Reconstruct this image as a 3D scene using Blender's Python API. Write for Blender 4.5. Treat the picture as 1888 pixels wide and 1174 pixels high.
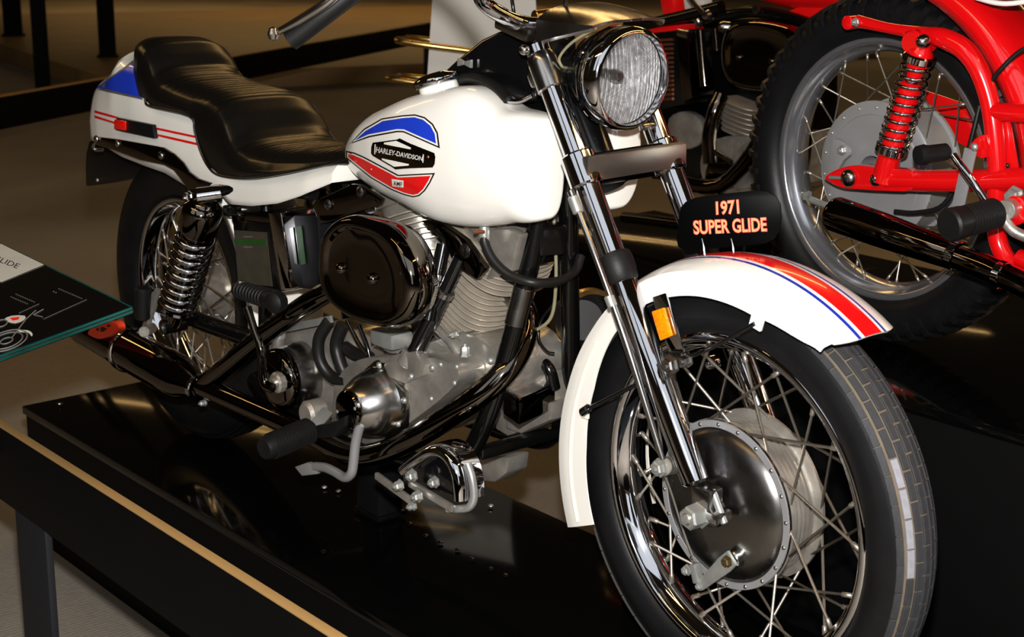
import bpy, bmesh, math, random
from mathutils import Vector as V, Matrix as M, Quaternion
from mathutils.bvhtree import BVHTree
from mathutils.geometry import delaunay_2d_cdt
random.seed(7)
for o in list(bpy.data.objects): bpy.data.objects.remove(o)
scene = bpy.context.scene
COL = scene.collection
R_ = math.radians

# ------------------------------------------------------------------ camera
W, H = 1888, 1174
FPX = 2757.82
AZ, EL, ROLL = R_(138.873), R_(15.084), R_(-0.837)
CAM = V((2.9405, -1.6374, 1.1699))
fwd = V((math.cos(AZ)*math.cos(EL), math.sin(AZ)*math.cos(EL), -math.sin(EL)))
right0 = fwd.cross(V((0, 0, 1))).normalized()
down0 = fwd.cross(right0)
RIGHT = right0*math.cos(ROLL)+down0*math.sin(ROLL)
DOWN = -right0*math.sin(ROLL)+down0*math.cos(ROLL)
cam = bpy.data.cameras.new('camera')
cam.sensor_width = 36
cam.lens = FPX/W*36
cam.clip_start = .05
cam_o = bpy.data.objects.new('camera', cam)
COL.objects.link(cam_o)
mw = M((RIGHT, -DOWN, -fwd)).transposed().to_4x4()
mw.translation = CAM
cam_o.matrix_world = mw
scene.camera = cam_o
cam.dof.use_dof = True
cam.dof.focus_distance = 2.5
cam.dof.aperture_fstop = 9

# ------------------------------------------------------------------ light
scene.view_settings.view_transform = 'Standard'
scene.view_settings.look = 'None'
scene.view_settings.gamma = 1
scene.view_settings.exposure = 0
scene.view_settings.use_curve_mapping = False
wd = bpy.data.worlds.new('dim_hall'); scene.world = wd
wd.use_nodes = True
wd.node_tree.nodes['Background'].inputs[0].default_value = (.030, .020, .011, 1)
wd.node_tree.nodes['Background'].inputs[1].default_value = .35

def add_light(name, kind, loc, energy, color, **kw):
    l = bpy.data.lights.new(name, kind)
    l.energy = energy; l.color = color
    for k, v in kw.items(): setattr(l, k, v)
    o = bpy.data.objects.new(name, l); COL.objects.link(o); o.location = loc
    return o
FLASH = add_light('camera_flash', 'POINT', CAM-DOWN*.16+fwd*.02, 440, (1, .975, .955), shadow_soft_size=.028)
WARM = (1, .60, .22)
for x, y, rz, L, wl, kl in [(1.0, -2.6, 12, 2.6, .14, 1), (3.6, 1.8, 100, 4, .14, 1), (5.8, 3.8, 100, 4, .14, 1.4), (-1.0, 2.9, 40, 3, .14, 1.5), (-.6, 7.6, 20, 3, .5, 1.5), (-6.5, -1.2, 12, 5, .14, 1), (-12, 12.5, 45, 11, .5, 1.2), (-17, 12, 45, 11, .5, 1.5)]:  # some unseen strips are added only to brighten the pedestal and the floor
    o = add_light('hall_and_fill_strip_lamp', 'AREA', (x, y, 2.6 if x < -10 else 3.4), 38*kl*L/5, WARM, shape='RECTANGLE', size=L, size_y=wl)
    o.rotation_euler = (0, 0, R_(rz))
# high daylight windows in the walls behind the photographer
for x, y, z, e, w_ in [(6.6, -4.2, 4.7, 92, 6.2), (2.0, -7.0, 4.7, 40, 3.0), (8.5, -5.5, 1.8, 14, 1.3)]:
    o = add_light('daylight_window', 'AREA', (x, y, z), e, (.88, .93, 1), shape='RECTANGLE', size=w_, size_y=4.4 if z > 3 else 3)
    o.rotation_euler = (V((1.3, 0, .6))-V((x, y, z))).to_track_quat('-Z', 'Y').to_euler()

# ------------------------------------------------------------------ pixel helpers: pixel + lateral plane of a thing's own frame -> point
def ray(px, py):
    return RIGHT*((px-W/2)/FPX)+DOWN*((py-H/2)/FPX)+fwd
class Frame:
    def __init__(s, m): s.m = m; s.i = m.inverted(); s.r = s.i.to_3x3()
    def at(s, px, py, y):            # local point on the plane y = const
        c = s.i@CAM; d = s.r@ray(px, py); k = (y-c.y)/d.y
        return c+d*k
    def w(s, p): return s.m@V(p)
I4 = M.Identity(4)
BODY = Frame(I4)
RAKE = .5443
STEER = -.0572
AXLE = V((1.594, 0, .333))
FORKAX = V((-math.sin(RAKE), 0, math.cos(RAKE)))
FRONT = Frame(M.Translation(AXLE)@M.Rotation(STEER, 4, FORKAX))
def A(px, py, y): return BODY.at(px, py, y)
def F(px, py, y): return FRONT.m@FRONT.at(px, py, y)
def S(x, y, z): return FRONT.m@V((x, y, z))
def atz(px, py, z):
    d = ray(px, py); return CAM+d*((z-CAM.z)/d.z)

# ------------------------------------------------------------------ materials
def s2l(c):
    return tuple((v/255/12.92 if v/255 <= .04045 else ((v/255+.055)/1.055)**2.4) for v in c)
MATS = {}
def pm(name, col, rough=.4, metal=0., coat=0., *, var=.08, scale=40, bump=0., bscale=200, rvar=0., srgb=True, **kw):
    m = bpy.data.materials.new(name); m.use_nodes = True
    nt = m.node_tree; b = nt.nodes['Principled BSDF']
    c = s2l(col) if srgb else col
    b.inputs['Roughness'].default_value = rough
    b.inputs['Metallic'].default_value = metal
    b.inputs['Coat Weight'].default_value = coat
    b.inputs['Coat Roughness'].default_value = .04
    tc = nt.nodes.new('ShaderNodeTexCoord')
    n = nt.nodes.new('ShaderNodeTexNoise'); n.inputs['Scale'].default_value = scale; n.inputs['Detail'].default_value = 4
    nt.links.new(tc.outputs['Object'], n.inputs['Vector'])
    r = nt.nodes.new('ShaderNodeValToRGB')
    r.color_ramp.elements[0].position = .3; r.color_ramp.elements[1].position = .7
    r.color_ramp.elements[0].color = (*[v*(1-var) for v in c], 1)
    r.color_ramp.elements[1].color = (*[min(1, v*(1+var)) for v in c], 1)
    nt.links.new(n.outputs['Fac'], r.inputs['Fac'])
    nt.links.new(r.outputs['Color'], b.inputs['Base Color'])
    if rvar:
        mr = nt.nodes.new('ShaderNodeMapRange')
        mr.inputs['To Min'].default_value = max(0, rough-rvar); mr.inputs['To Max'].default_value = rough+rvar
        nt.links.new(n.outputs['Fac'], mr.inputs['Value']); nt.links.new(mr.outputs['Result'], b.inputs['Roughness'])
    if bump:
        n2 = nt.nodes.new('ShaderNodeTexNoise'); n2.inputs['Scale'].default_value = bscale; n2.inputs['Detail'].default_value = 3
        nt.links.new(tc.outputs['Object'], n2.inputs['Vector'])
        bp = nt.nodes.new('ShaderNodeBump'); bp.inputs['Strength'].default_value = bump; bp.inputs['Distance'].default_value = .002
        nt.links.new(n2.outputs['Fac'], bp.inputs['Height']); nt.links.new(bp.outputs['Normal'], b.inputs['Normal'])
    for k, v in kw.items(): b.inputs[k].default_value = v
    MATS[name] = m
    return m
white = pm('white_paint', (226, 224, 216), .22, coat=.6, var=.015, scale=8)
cream = pm('white_paint_worn', (214, 208, 192), .4, coat=.2, var=.06, scale=25)
blue = pm('blue_paint', (28, 58, 190), .25, coat=.6, var=.03)
red = pm('red_paint', (214, 14, 16), .25, coat=.6, var=.03)
bline = pm('blue_line_paint', (24, 44, 150), .25, coat=.5, var=.03)
ink = pm('black_print', (10, 10, 10), .35, var=.02)
chrome = pm('chrome', (200, 200, 204), .05, 1, var=.02, rvar=.025, scale=12)
dchrome = pm('smoked_chrome', (105, 98, 90), .06, 1, var=.03, rvar=.02, scale=12)
silver = pm('silvered_reflector', (240, 240, 236), .35, .0, var=.3, scale=90, bump=.5, bscale=120)
polish = pm('polished_aluminium', (176, 174, 172), .2, 1, var=.05, rvar=.07, scale=18)
brushed = pm('brushed_aluminium', (112, 110, 108), .27, 1, var=.06, rvar=.08, scale=25)
cast = pm('cast_aluminium', (182, 177, 168), .33, .8, var=.2, scale=26, rvar=.12, bump=.25, bscale=160)
finm = pm('fin_aluminium', (176, 166, 150), .45, .5, var=.14, scale=30, bump=.15)
letterm = pm('bright_letter_metal', (236, 234, 228), .3, .35, var=.04)
satin = pm('satin_chrome', (190, 186, 178), .3, 1, var=.03)
steel = pm('spoke_steel', (170, 162, 150), .32, .85, var=.1, scale=60)
zinc = pm('zinc_plate', (160, 162, 158), .38, .7, var=.1, scale=60)
blackp = pm('black_gloss_paint', (9, 9, 10), .14, coat=.5, var=.1)
blackf = pm('black_frame_paint', (6, 6, 6), .2, **{'Specular IOR Level': .35}, coat=.3, var=.15, scale=30)
rubber = pm('black_rubber', (15, 15, 15), .5, **{'Specular IOR Level': .22}, var=.15, scale=60, bump=.1)
tirem = pm('tire_rubber', (13, 13, 14), .42, **{'Specular IOR Level': .2}, var=.2, scale=20, bump=.08, bscale=300)
treadm = pm('tread_rubber', (44, 44, 46), .6, **{'Specular IOR Level': .2}, var=.12, scale=60, bump=.15, bscale=300)
treadl = pm('tread_rubber_scuffed', (120, 120, 126), .6, var=.15, scale=90, bump=.2, bscale=300)
groove = pm('dusty_tread_groove', (86, 76, 61), .8, var=.15, scale=60)
vinyl = pm('black_vinyl', (13, 12, 11), .29, var=.1, scale=60, bump=.12, bscale=500)
amber = pm('amber_reflector', (245, 128, 0), .25, coat=.5, var=.35, scale=260)
redlens = pm('red_lens', (220, 20, 10), .15, coat=.5, var=.3, scale=200)
darkplastic = pm('dark_plastic', (14, 14, 16), .35, **{'Specular IOR Level': .25}, var=.1)
redframe = pm('red_frame_paint', (192, 8, 12), .16, coat=.7, var=.03)
greyalu = pm('grey_painted_hub', (138, 138, 139), .42, .4, var=.06, scale=15)
rimalu = pm('alloy_rim', (176, 178, 184), .2, .9, var=.06, scale=14)
platm = pm('black_lacquer', (4, 4, 4), .07, **{'Specular IOR Level': .2}, var=.15, scale=3, rvar=.03)
beamm = pm('black_beam_paint', (4, 4, 4), .6, **{'Specular IOR Level': .1}, var=.15, scale=8)
legm = pm('charcoal_leg_paint', (24, 25, 28), .6, **{'Specular IOR Level': .2}, var=.1, scale=8)
goldm = pm('tan_edge_lacquer', (150, 118, 72), .42, var=.06, scale=9)
brass = pm('brass_tube', (196, 164, 100), .25, 1, var=.08)
pedm = pm('off_white_panel', (200, 196, 186), .55, var=.05, scale=4)
postm = pm('dark_post_paint', (6, 5, 5), .7, **{'Specular IOR Level': .1}, var=.1)
woodm = pm('brown_plinth', (128, 104, 68), .5, var=.14, scale=2.5)
signm = pm('black_sign_board', (3, 3, 3), .35, **{'Specular IOR Level': .02}, var=.05)
orange = pm('sign_orange', (238, 130, 74), .5, var=.03)
redink = pm('sign_red', (222, 26, 14), .5, var=.03)
tagm = pm('orange_plastic_tag', (240, 70, 34), .4, var=.06)
panelm = pm('black_printed_panel', (9, 8, 8), .06, coat=.6, var=.05)
greyprint = pm('grey_print', (188, 186, 176), .3, var=.05)
dimprint = pm('dim_grey_print', (84, 84, 82), .4, var=.05)
glassedge = pm('green_glass_edge', (14, 62, 56), .12, var=.5, scale=9)
greenprint = pm('green_label_print', (22, 62, 14), .4, var=.2)
brownpanel = pm('brown_label_print', (52, 48, 38), .35, var=.15)
bronze = pm('dull_bronze', (112, 96, 66), .4, .9, var=.1)
coppr = pm('copper_fitting', (176, 106, 74), .35, .9, var=.1)
hosem = pm('fuel_hose_rubber', (20, 19, 18), .42, **{'Specular IOR Level': .25}, var=.1)
clearcab = pm('olive_cable_sheath', (112, 108, 84), .5, var=.1)

def glass_mat():
    m = bpy.data.materials.new('fluted_lens_glass'); m.use_nodes = True
    nt = m.node_tree; out = nt.nodes['Material Output']; nt.nodes.remove(nt.nodes['Principled BSDF'])
    tc = nt.nodes.new('ShaderNodeTexCoord')
    w = nt.nodes.new('ShaderNodeTexWave'); w.inputs['Scale'].default_value = 46; w.inputs['Distortion'].default_value = 1.2; w.inputs['Detail'].default_value = 2; w.bands_direction = 'Y'
    n = nt.nodes.new('ShaderNodeTexNoise'); n.inputs['Scale'].default_value = 120
    for q in (w, n): nt.links.new(tc.outputs['Object'], q.inputs['Vector'])
    ad = nt.nodes.new('ShaderNodeMath'); ad.operation = 'MULTIPLY'
    nt.links.new(w.outputs['Fac'], ad.inputs[0]); nt.links.new(n.outputs['Fac'], ad.inputs[1])
    cr_ = nt.nodes.new('ShaderNodeValToRGB')
    cr_.color_ramp.elements[0].color = (.38, .38, .39, 1); cr_.color_ramp.elements[1].color = (1, 1, 1, 1); cr_.color_ramp.elements[1].position = .4
    nt.links.new(ad.outputs[0], cr_.inputs['Fac'])
    tr = nt.nodes.new('ShaderNodeBsdfTransparent'); nt.links.new(cr_.outputs['Color'], tr.inputs['Color'])
    gl = nt.nodes.new('ShaderNodeBsdfGlossy'); gl.inputs['Roughness'].default_value = .12
    bp = nt.nodes.new('ShaderNodeBump'); bp.inputs['Strength'].default_value = .5; bp.inputs['Distance'].default_value = .002
    nt.links.new(w.outputs['Fac'], bp.inputs['Height']); nt.links.new(bp.outputs['Normal'], gl.inputs['Normal'])
    fr = nt.nodes.new('ShaderNodeValue'); fr.outputs[0].default_value = .07
    mx = nt.nodes.new('ShaderNodeMixShader')
    nt.links.new(fr.outputs[0], mx.inputs['Fac']); nt.links.new(tr.outputs[0], mx.inputs[1]); nt.links.new(gl.outputs[0], mx.inputs[2])
    nt.links.new(mx.outputs[0], out.inputs['Surface'])
    return m
lensglass = glass_mat()
def floor_mat():
    m = bpy.data.materials.new('brown_carpet_floor'); m.use_nodes = True
    nt = m.node_tree; b = nt.nodes['Principled BSDF']
    tc = nt.nodes.new('ShaderNodeTexCoord')
    n1 = nt.nodes.new('ShaderNodeTexNoise'); n1.inputs['Scale'].default_value = .9; n1.inputs['Detail'].default_value = 6
    n2 = nt.nodes.new('ShaderNodeTexNoise'); n2.inputs['Scale'].default_value = 90; n2.inputs['Detail'].default_value = 3
    wv = nt.nodes.new('ShaderNodeTexWave'); wv.inputs['Scale'].default_value = 26; wv.inputs['Distortion'].default_value = 2.5
    for n in (n1, n2, wv): nt.links.new(tc.outputs['Object'], n.inputs['Vector'])
    r = nt.nodes.new('ShaderNodeValToRGB')
    r.color_ramp.elements[0].position = .35; r.color_ramp.elements[1].position = .68
    r.color_ramp.elements[0].color = (.165, .143, .112, 1); r.color_ramp.elements[1].color = (.235, .21, .17, 1)
    nt.links.new(n1.outputs['Fac'], r.inputs['Fac'])
    mx = nt.nodes.new('ShaderNodeMix'); mx.data_type = 'RGBA'; mx.blend_type = 'MULTIPLY'; mx.inputs['Factor'].default_value = .35
    nt.links.new(r.outputs['Color'], mx.inputs['A'])
    ad = nt.nodes.new('ShaderNodeMath'); ad.operation = 'ADD'
    nt.links.new(n2.outputs['Fac'], ad.inputs[0]); nt.links.new(wv.outputs['Fac'], ad.inputs[1])
    nt.links.new(ad.outputs[0], mx.inputs['B'])
    nt.links.new(mx.outputs['Result'], b.inputs['Base Color'])
    b.inputs['Roughness'].default_value = .75
    bp = nt.nodes.new('ShaderNodeBump'); bp.inputs['Strength'].default_value = .3; bp.inputs['Distance'].default_value = .004
    nt.links.new(n2.outputs['Fac'], bp.inputs['Height']); nt.links.new(bp.outputs['Normal'], b.inputs['Normal'])
    return m
carpet = floor_mat()

# ------------------------------------------------------------------ mesh helpers
def link(name, me, par=None, mats=None, smooth=True, angle=38):
    o = bpy.data.objects.new(name, me); COL.objects.link(o)
    if par is not None: o.parent = par
    if mats is not None:
        for m in (mats if isinstance(mats, (list, tuple)) else [mats]): me.materials.append(m)
    if smooth and len(me.polygons):
        me.polygons.foreach_set('use_smooth', [True]*len(me.polygons))
        me.set_sharp_from_angle(angle=R_(angle))
    me.update()
    return o
def from_data(name, vs, fs, mat, par=None, smooth=True, fm=None, angle=38):
    me = bpy.data.meshes.new(name)
    me.from_pydata([tuple(v) for v in vs], [], fs)
    bm = bmesh.new(); bm.from_mesh(me)
    bmesh.ops.remove_doubles(bm, verts=bm.verts, dist=1e-6) if fm is None else None
    bmesh.ops.recalc_face_normals(bm, faces=bm.faces)
    bm.to_mesh(me); bm.free()
    if fm is not None: me.polygons.foreach_set('material_index', fm)
    return link(name, me, par, mat, smooth, angle)
def from_bm(name, bm, mat, par=None, smooth=True, angle=38):
    me = bpy.data.meshes.new(name)
    bmesh.ops.recalc_face_normals(bm, faces=bm.faces)
    bm.to_mesh(me); bm.free()
    return link(name, me, par, mat, smooth, angle)
def thing(name, label, cat, mat=I4, group=None):
    o = bpy.data.objects.new(name, None); COL.objects.link(o); o.matrix_world = mat
    o.empty_display_size = .1
    return tag(o, label, cat, group)
def tag(o, label, cat=None, group=None, kind=None):
    if label: o['label'] = label
    if cat: o['category'] = cat
    if group: o['group'] = group
    if kind: o['kind'] = kind
    return o
def inst(name, src, par, mat):
    o = bpy.data.objects.new(name, src); COL.objects.link(o); o.parent = par
    o.matrix_local = mat
    return o
def cr(pts, n=6, closed=False):
    P = [V(p) for p in pts]; out = []
    N = len(P)
    if N == 2 and not closed: return P
    rng = range(N if closed else N-1)
    for i in rng:
        if closed: p0, p1, p2, p3 = P[i-1], P[i], P[(i+1) % N], P[(i+2) % N]
        else:
            p1, p2 = P[i], P[i+1]
            p0 = P[i-1] if i > 0 else p1*2-p2
            p3 = P[i+2] if i+2 < N else p2*2-p1
        for k in range(n):
            t = k/n
            out.append(.5*((2*p1)+(p2-p0)*t+(2*p0-5*p1+4*p2-p3)*t*t+(3*p1-p0-3*p2+p3)*t*t*t))
    if not closed: out.append(P[-1])
    return out
def tube_mesh(pts, r, seg=12, n=6, closed=False, straight=False, flat=1.):
    rr = r if isinstance(r, (list, tuple)) else [r]*len(pts)
    if straight: P = [V(p) for p in pts]; RR = list(rr)
    else:
        P = cr(pts, n, closed)
        RR = [v.x for v in cr([V((a, 0, 0)) for a in rr], n, closed)]
    N = len(P); vs = []; fs = []
    T = []
    for i in range(N):
        a = P[i-1] if (i > 0 or closed) else P[i]
        b = P[(i+1) % N] if (i < N-1 or closed) else P[i]
        T.append((b-a).normalized())
    u = T[0].orthogonal().normalized()
    if abs(T[0].z) < .95:
        u = (V((0, 0, 1))-T[0]*T[0].z).normalized()
    for i in range(N):
        u = (u-T[i]*u.dot(T[i])).normalized()
        w = T[i].cross(u)
        for k in range(seg):
            a = 2*math.pi*k/seg
            vs.append(P[i]+(u*math.cos(a)*flat+w*math.sin(a))*RR[i])
    M_ = N if closed else N-1
    for i in range(M_):
        for k in range(seg):
            j = (i+1) % N
            fs.append((i*seg+k, i*seg+(k+1) % seg, j*seg+(k+1) % seg, j*seg+k))
    if not closed:
        fs.append(tuple(range(seg))[::-1]); fs.append(tuple((N-1)*seg+k for k in range(seg)))
    return vs, fs
def tube(name, pts, r, mat, par, seg=12, n=6, closed=False, straight=False, flat=1.):
    vs, fs = tube_mesh(pts, r, seg, n, closed, straight, flat)
    return from_data(name, vs, fs, mat, par, angle=50)
def helix(name, a, b, turns, R, r, mat, par, seg=8, per=20):
    a, b = V(a), V(b); d = b-a; L = d.length; ax = d.normalized()
    u = ax.orthogonal().normalized(); w = ax.cross(u)
    N = int(turns*per)
    pts = [a+ax*(L*i/N)+(u*math.cos(2*math.pi*i/per)+w*math.sin(2*math.pi*i/per))*R for i in range(N+1)]
    return tube(name, pts, r, mat, par, seg, straight=True)
def lathe_mesh(o, ax, prof, seg=32, closed=False, frm=None):
    o = V(o); ax = V(ax).normalized()
    u = ax.orthogonal().normalized() if frm is None else (V(frm)-ax*V(frm).dot(ax)).normalized()
    w = ax.cross(u)
    vs = []; fs = []; idx = []
    for d, r in prof:
        if r < 1e-6: idx.append([len(vs)]); vs.append(o+ax*d)
        else:
            idx.append(list(range(len(vs), len(vs)+seg)))
            for k in range(seg):
                a = 2*math.pi*k/seg
                vs.append(o+ax*d+(u*math.cos(a)+w*math.sin(a))*r)
    rng = list(range(len(prof)-1))+([len(prof)-1] if closed else [])
    for i in rng:
        A_, B_ = idx[i], idx[(i+1) % len(prof)]
        for k in range(seg):
            k2 = (k+1) % seg
            if len(A_) == 1 and len(B_) == 1: continue
            if len(A_) == 1: fs.append((A_[0], B_[k2], B_[k]))
            elif len(B_) == 1: fs.append((A_[k], A_[k2], B_[0]))
            else: fs.append((A_[k], A_[k2], B_[k2], B_[k]))
    if not closed:
        if len(idx[0]) > 1: fs.append(tuple(idx[0])[::-1])
        if len(idx[-1]) > 1: fs.append(tuple(idx[-1]))
    return vs, fs
def lathe(name, o, ax, prof, mat, par, seg=32, closed=False, frm=None, angle=38):
    vs, fs = lathe_mesh(o, ax, prof, seg, closed, frm)
    return from_data(name, vs, fs, mat, par, angle=angle)
def cyl(name, a, b, r, mat, par, seg=24, bev=.0015):
    a, b = V(a), V(b); L = (b-a).length
    bev = min(bev, L*.3, r*.3)
    return lathe(name, a, b-a, [(0, r-bev), (bev, r), (L-bev, r), (L, r-bev)], mat, par, seg)
def bolt(name, o, ax, r, h, mat, par, dome=False):
    o = V(o); ax = V(ax).normalized()
    if dome: return lathe(name, o, ax, [(0, r), (h*.35, r*.97), (h*.7, r*.75), (h*.95, r*.35), (h, 0)], mat, par, 14)
    return lathe(name, o, ax, [(-.001, r*1.3), (h*.15, r*1.3), (h*.151, r), (h*.8, r), (h, r*.8), (h, r*.35), (h*1.3, r*.3), (h*1.3, 0)], mat, par, 6, angle=25)
def loft(name, rings, mat, par, caps=True, angle=40, close=True):
    n = len(rings[0]); vs = [p for r in rings for p in r]; fs = []
    for i in range(len(rings)-1):
        for k in range(n if close else n-1):
            k2 = (k+1) % n
            fs.append((i*n+k, i*n+k2, (i+1)*n+k2, (i+1)*n+k))
    if caps: fs.append(tuple(range(n))[::-1]); fs.append(tuple((len(rings)-1)*n+k for k in range(n)))
    return from_data(name, vs, fs, mat, par, angle=angle)
def prism(name, poly, dv, mat, par, bev=.0015, seg=2, smooth=True):
    bm = bmesh.new(); dv = V(dv)
    a = [bm.verts.new(V(p)) for p in poly]; b = [bm.verts.new(V(p)+dv) for p in poly]
    n = len(a)
    bm.faces.new(a[::-1]); bm.faces.new(b)
    for i in range(n): bm.faces.new((a[i], a[(i+1) % n], b[(i+1) % n], b[i]))
    bmesh.ops.recalc_face_normals(bm, faces=bm.faces)
    if bev: bmesh.ops.bevel(bm, geom=[e for e in bm.edges], offset=bev, segments=seg, profile=.6, affect='EDGES', clamp_overlap=True)
    return from_bm(name, bm, mat, par, smooth, 35)
def box(name, c, sz, mat, par, X=(1, 0, 0), Z=(0, 0, 1), bev=.002):
    X = V(X).normalized(); Z = V(Z); Z = (Z-X*Z.dot(X)).normalized(); Y = Z.cross(X)
    c = V(c); hx, hy, hz = sz[0]/2, sz[1]/2, sz[2]/2
    poly = [c+X*sx*hx+Y*sy*hy-Z*hz for sx, sy in ((-1, -1), (1, -1), (1, 1), (-1, 1))]
    return prism(name, poly, Z*sz[2], mat, par, bev)
def bar(name, a, b, w, t, mat, par, side=(0, 1, 0), bev=.0015):
    a, b = V(a), V(b); X = (b-a); Z = X.cross(V(side))
    return box(name, (a+b)/2, (X.length, t, w), mat, par, X, Z, bev)
def ppoly(pts, fr, y): return [fr.m@fr.at(px, py, y) for px, py in pts]
def smooth2(pts, n=5): return [(v.x, v.y) for v in cr([V((a, b, 0)) for a, b in pts], n, True)]
def bvh_of(*objs):
    vs = []; fs = []
    for o in objs:
        b = len(vs); mwm = o.matrix_world if o.parent is None else o.parent.matrix_world@o.matrix_local
        vs += [mwm@v.co for v in o.data.vertices]
        fs += [tuple(i+b for i in p.vertices) for p in o.data.polygons]
    return BVHTree.FromPolygons(vs, fs)
def decal(name, poly, bvh, mat, par, off=.0006, step=7):
    """flat print of the given outline wrapped on the surface that bvh holds"""
    xs = [p[0] for p in poly]; ys = [p[1] for p in poly]
    dense = []
    for i in range(len(poly)):
        a, b = poly[i], poly[(i+1) % len(poly)]
        k = max(1, int(math.hypot(b[0]-a[0], b[1]-a[1])/step))
        dense += [(a[0]+(b[0]-a[0])*j/k, a[1]+(b[1]-a[1])*j/k) for j in range(k)]
    pts = [V(p) for p in dense]; n = len(pts)
    def inside(x, y):
        c = False
        for i in range(n):
            x1, y1 = pts[i]; x2, y2 = pts[i-1]
            if (y1 > y) != (y2 > y) and x < (x2-x1)*(y-y1)/(y2-y1)+x1: c = not c
        return c
    y = min(ys)+step/2
    while y < max(ys):
        x = min(xs)+step/2
        while x < max(xs):
            if inside(x, y) and min((V((x, y))-p).length for p in pts[:n]) > step*.5: pts.append(V((x, y)))
            x += step
        y += step
    r = delaunay_2d_cdt(pts, [], [list(range(n))], 1, 1e-5)
    vs = []
    for p in r[0]:
        d = ray(p.x, p.y).normalized()
        loc, nor, idx, dist = bvh.ray_cast(CAM, d)
        cxp = sum(xs)/len(xs); cyp = sum(ys)/len(ys); f_ = 0
        while loc is None and f_ < 1:
            f_ += .03; d = ray(p.x+(cxp-p.x)*f_, p.y+(cyp-p.y)*f_).normalized()
            loc, nor, idx, dist = bvh.ray_cast(CAM, d)
        if nor.dot(d) > 0: nor = -nor
        vs.append(loc+nor*off)
    if par is not None:
        inv = par.matrix_world.inverted(); vs = [inv@v for v in vs]
    me = bpy.data.meshes.new(name); me.from_pydata([tuple(v) for v in vs], [], [tuple(f) for f in r[2]])
    return link(name, me, par, mat, True, 180)
def text_geo(s, bold=0.0, shear=0):
    c = bpy.data.curves.new('t', 'FONT'); c.body = s; c.offset = bold; c.shear = shear; c.resolution_u = 3
    o = bpy.data.objects.new('t', c); COL.objects.link(o)
    dg = bpy.context.evaluated_depsgraph_get(); me = bpy.data.meshes.new_from_object(o.evaluated_get(dg))
    vs = [v.co.copy() for v in me.vertices]; fs = [tuple(p.vertices) for p in me.polygons]
    bpy.data.objects.remove(o); bpy.data.curves.remove(c); bpy.data.meshes.remove(me)
    x0 = min(v.x for v in vs); x1 = max(v.x for v in vs); y0 = min(v.y for v in vs); y1 = max(v.y for v in vs)
    return [((v.x-x0)/(x1-x0), (v.y-y0)/(y1-y0)) for v in vs], fs
def lettering(name, s, fn, mat, par, bold=0.0, shear=0):
    """fn(u, v) -> point, u along the line, v up the letters, both 0..1"""
    uv, fs = text_geo(s, bold, shear)
    me = bpy.data.meshes.new(name); me.from_pydata([tuple(fn(u, v)) for u, v in uv], [], fs)
    return link(name, me, par, mat, False)

# ================================================================== setting
FZ = -.35
def slab(name, x0, x1, y0, y1, z0, z1, mat, par=None, bev=.004):
    return box(name, ((x0+x1)/2, (y0+y1)/2, (z0+z1)/2), (x1-x0, y1-y0, z1-z0), mat, par, bev=bev)
fl = from_data('floor', [(-40, -14, FZ), (14, -14, FZ), (14, 40, FZ), (-40, 40, FZ)], [(0, 1, 2, 3)], carpet)
fl['kind'] = 'structure'

def platform(label, x0, x1, y0, y1, top, mat_side=beamm):
    t = thing('display_platform', label, 'platform', M.Translation(((x0+x1)/2, (y0+y1)/2, FZ)))
    def loc(o): o.matrix_parent_inverse = t.matrix_world.inverted(); return o
    loc(slab('top_board', x0, x1, y0, y1, top-.02, top, platm, t, .003))
    loc(slab('base_box', x0+.006, x1-.006, y0+.006, y1-.006, FZ, top-.0205, beamm, t, .003))
    return t
P1 = platform('long low black lacquered platform under the white motorcycle', -.457, 2.6, -.256, .285, -.0035)
for k, (px, py) in enumerate([(110, 744), (596, 1017), (598, 898), (624, 905), (755, 965), (785, 987), (812, 1000), (844, 1013), (870, 1030), (905, 1048), (932, 1060), (905, 932)]):
    p = atz(px, py, 0)
    if -.45 < p.x < 2.5 and -.25 < p.y < .28:
        o = lathe('floor_screw', p, (0, 0, 1), [(0, .006), (.0015, .0055), (.003, .003), (.0034, 0)], zinc if k in (2, 3, 11) else blackp, P1, 12)
        o.matrix_parent_inverse = P1.matrix_world.inverted()
platform('tall black lacquered platform under the red motorcycle', .93, 3.3, .447, 1.25, .388)
platform('far black platform behind the fork of the white motorcycle', -.55, 1.6, 1.48, 2.05, .2)

# near barrier with tan top edge, running beside the platform
def barrier(label, p0, p1, ztop, hbeam, wtop, legs, legw=.13, group=None):
    p0, p1 = V(p0), V(p1); d = (p1-p0); d.z = 0; X = d.normalized(); Y = V((0, 0, 1)).cross(X)
    t = thing('barrier_rail', label, 'barrier', M.Translation((p0.x, p0.y, FZ)))
    inv = t.matrix_world.inverted()
    def fix(o): o.matrix_parent_inverse = inv; return o
    c = (p0+p1)/2
    fix(box('beam', (c.x, c.y, ztop-hbeam/2-.004), (d.length, wtop, hbeam), beamm, t, X, bev=.002))
    fix(box('top_edge', (c.x, c.y, ztop-.002), (d.length, wtop, .004), goldm, t, X, bev=.0008))
    for s in legs:
        q = p0+X*s
        fix(box('leg', (q.x, q.y, (FZ+ztop-hbeam-.004)/2), (legw, wtop*.9, ztop-hbeam-.004-FZ), legm, t, X, bev=.003))
    return t
yb = -.615
za = A(0, 779, yb); zb = A(625, 1163, yb)
lg = A(72, 1000, yb)
bx0 = za.x-.9
barrier('near black barrier rail with tan top edge beside the low platform', (bx0, yb-.008, 0), (2.4, yb-.008, 0), (za.z+zb.z)/2+.004, .150, .016, [lg.x-bx0])
# far barrier across the hall
f0 = atz(0, 176, .24); f1 = atz(790, 41, .24)
fd = (f1-f0); 
barrier('far black barrier rail crossing behind the seat of the white motorcycle', f0-fd*.25, f1+fd*.12, .24, .165, .05, [fd.length*.12, fd.length*1.25])

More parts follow.
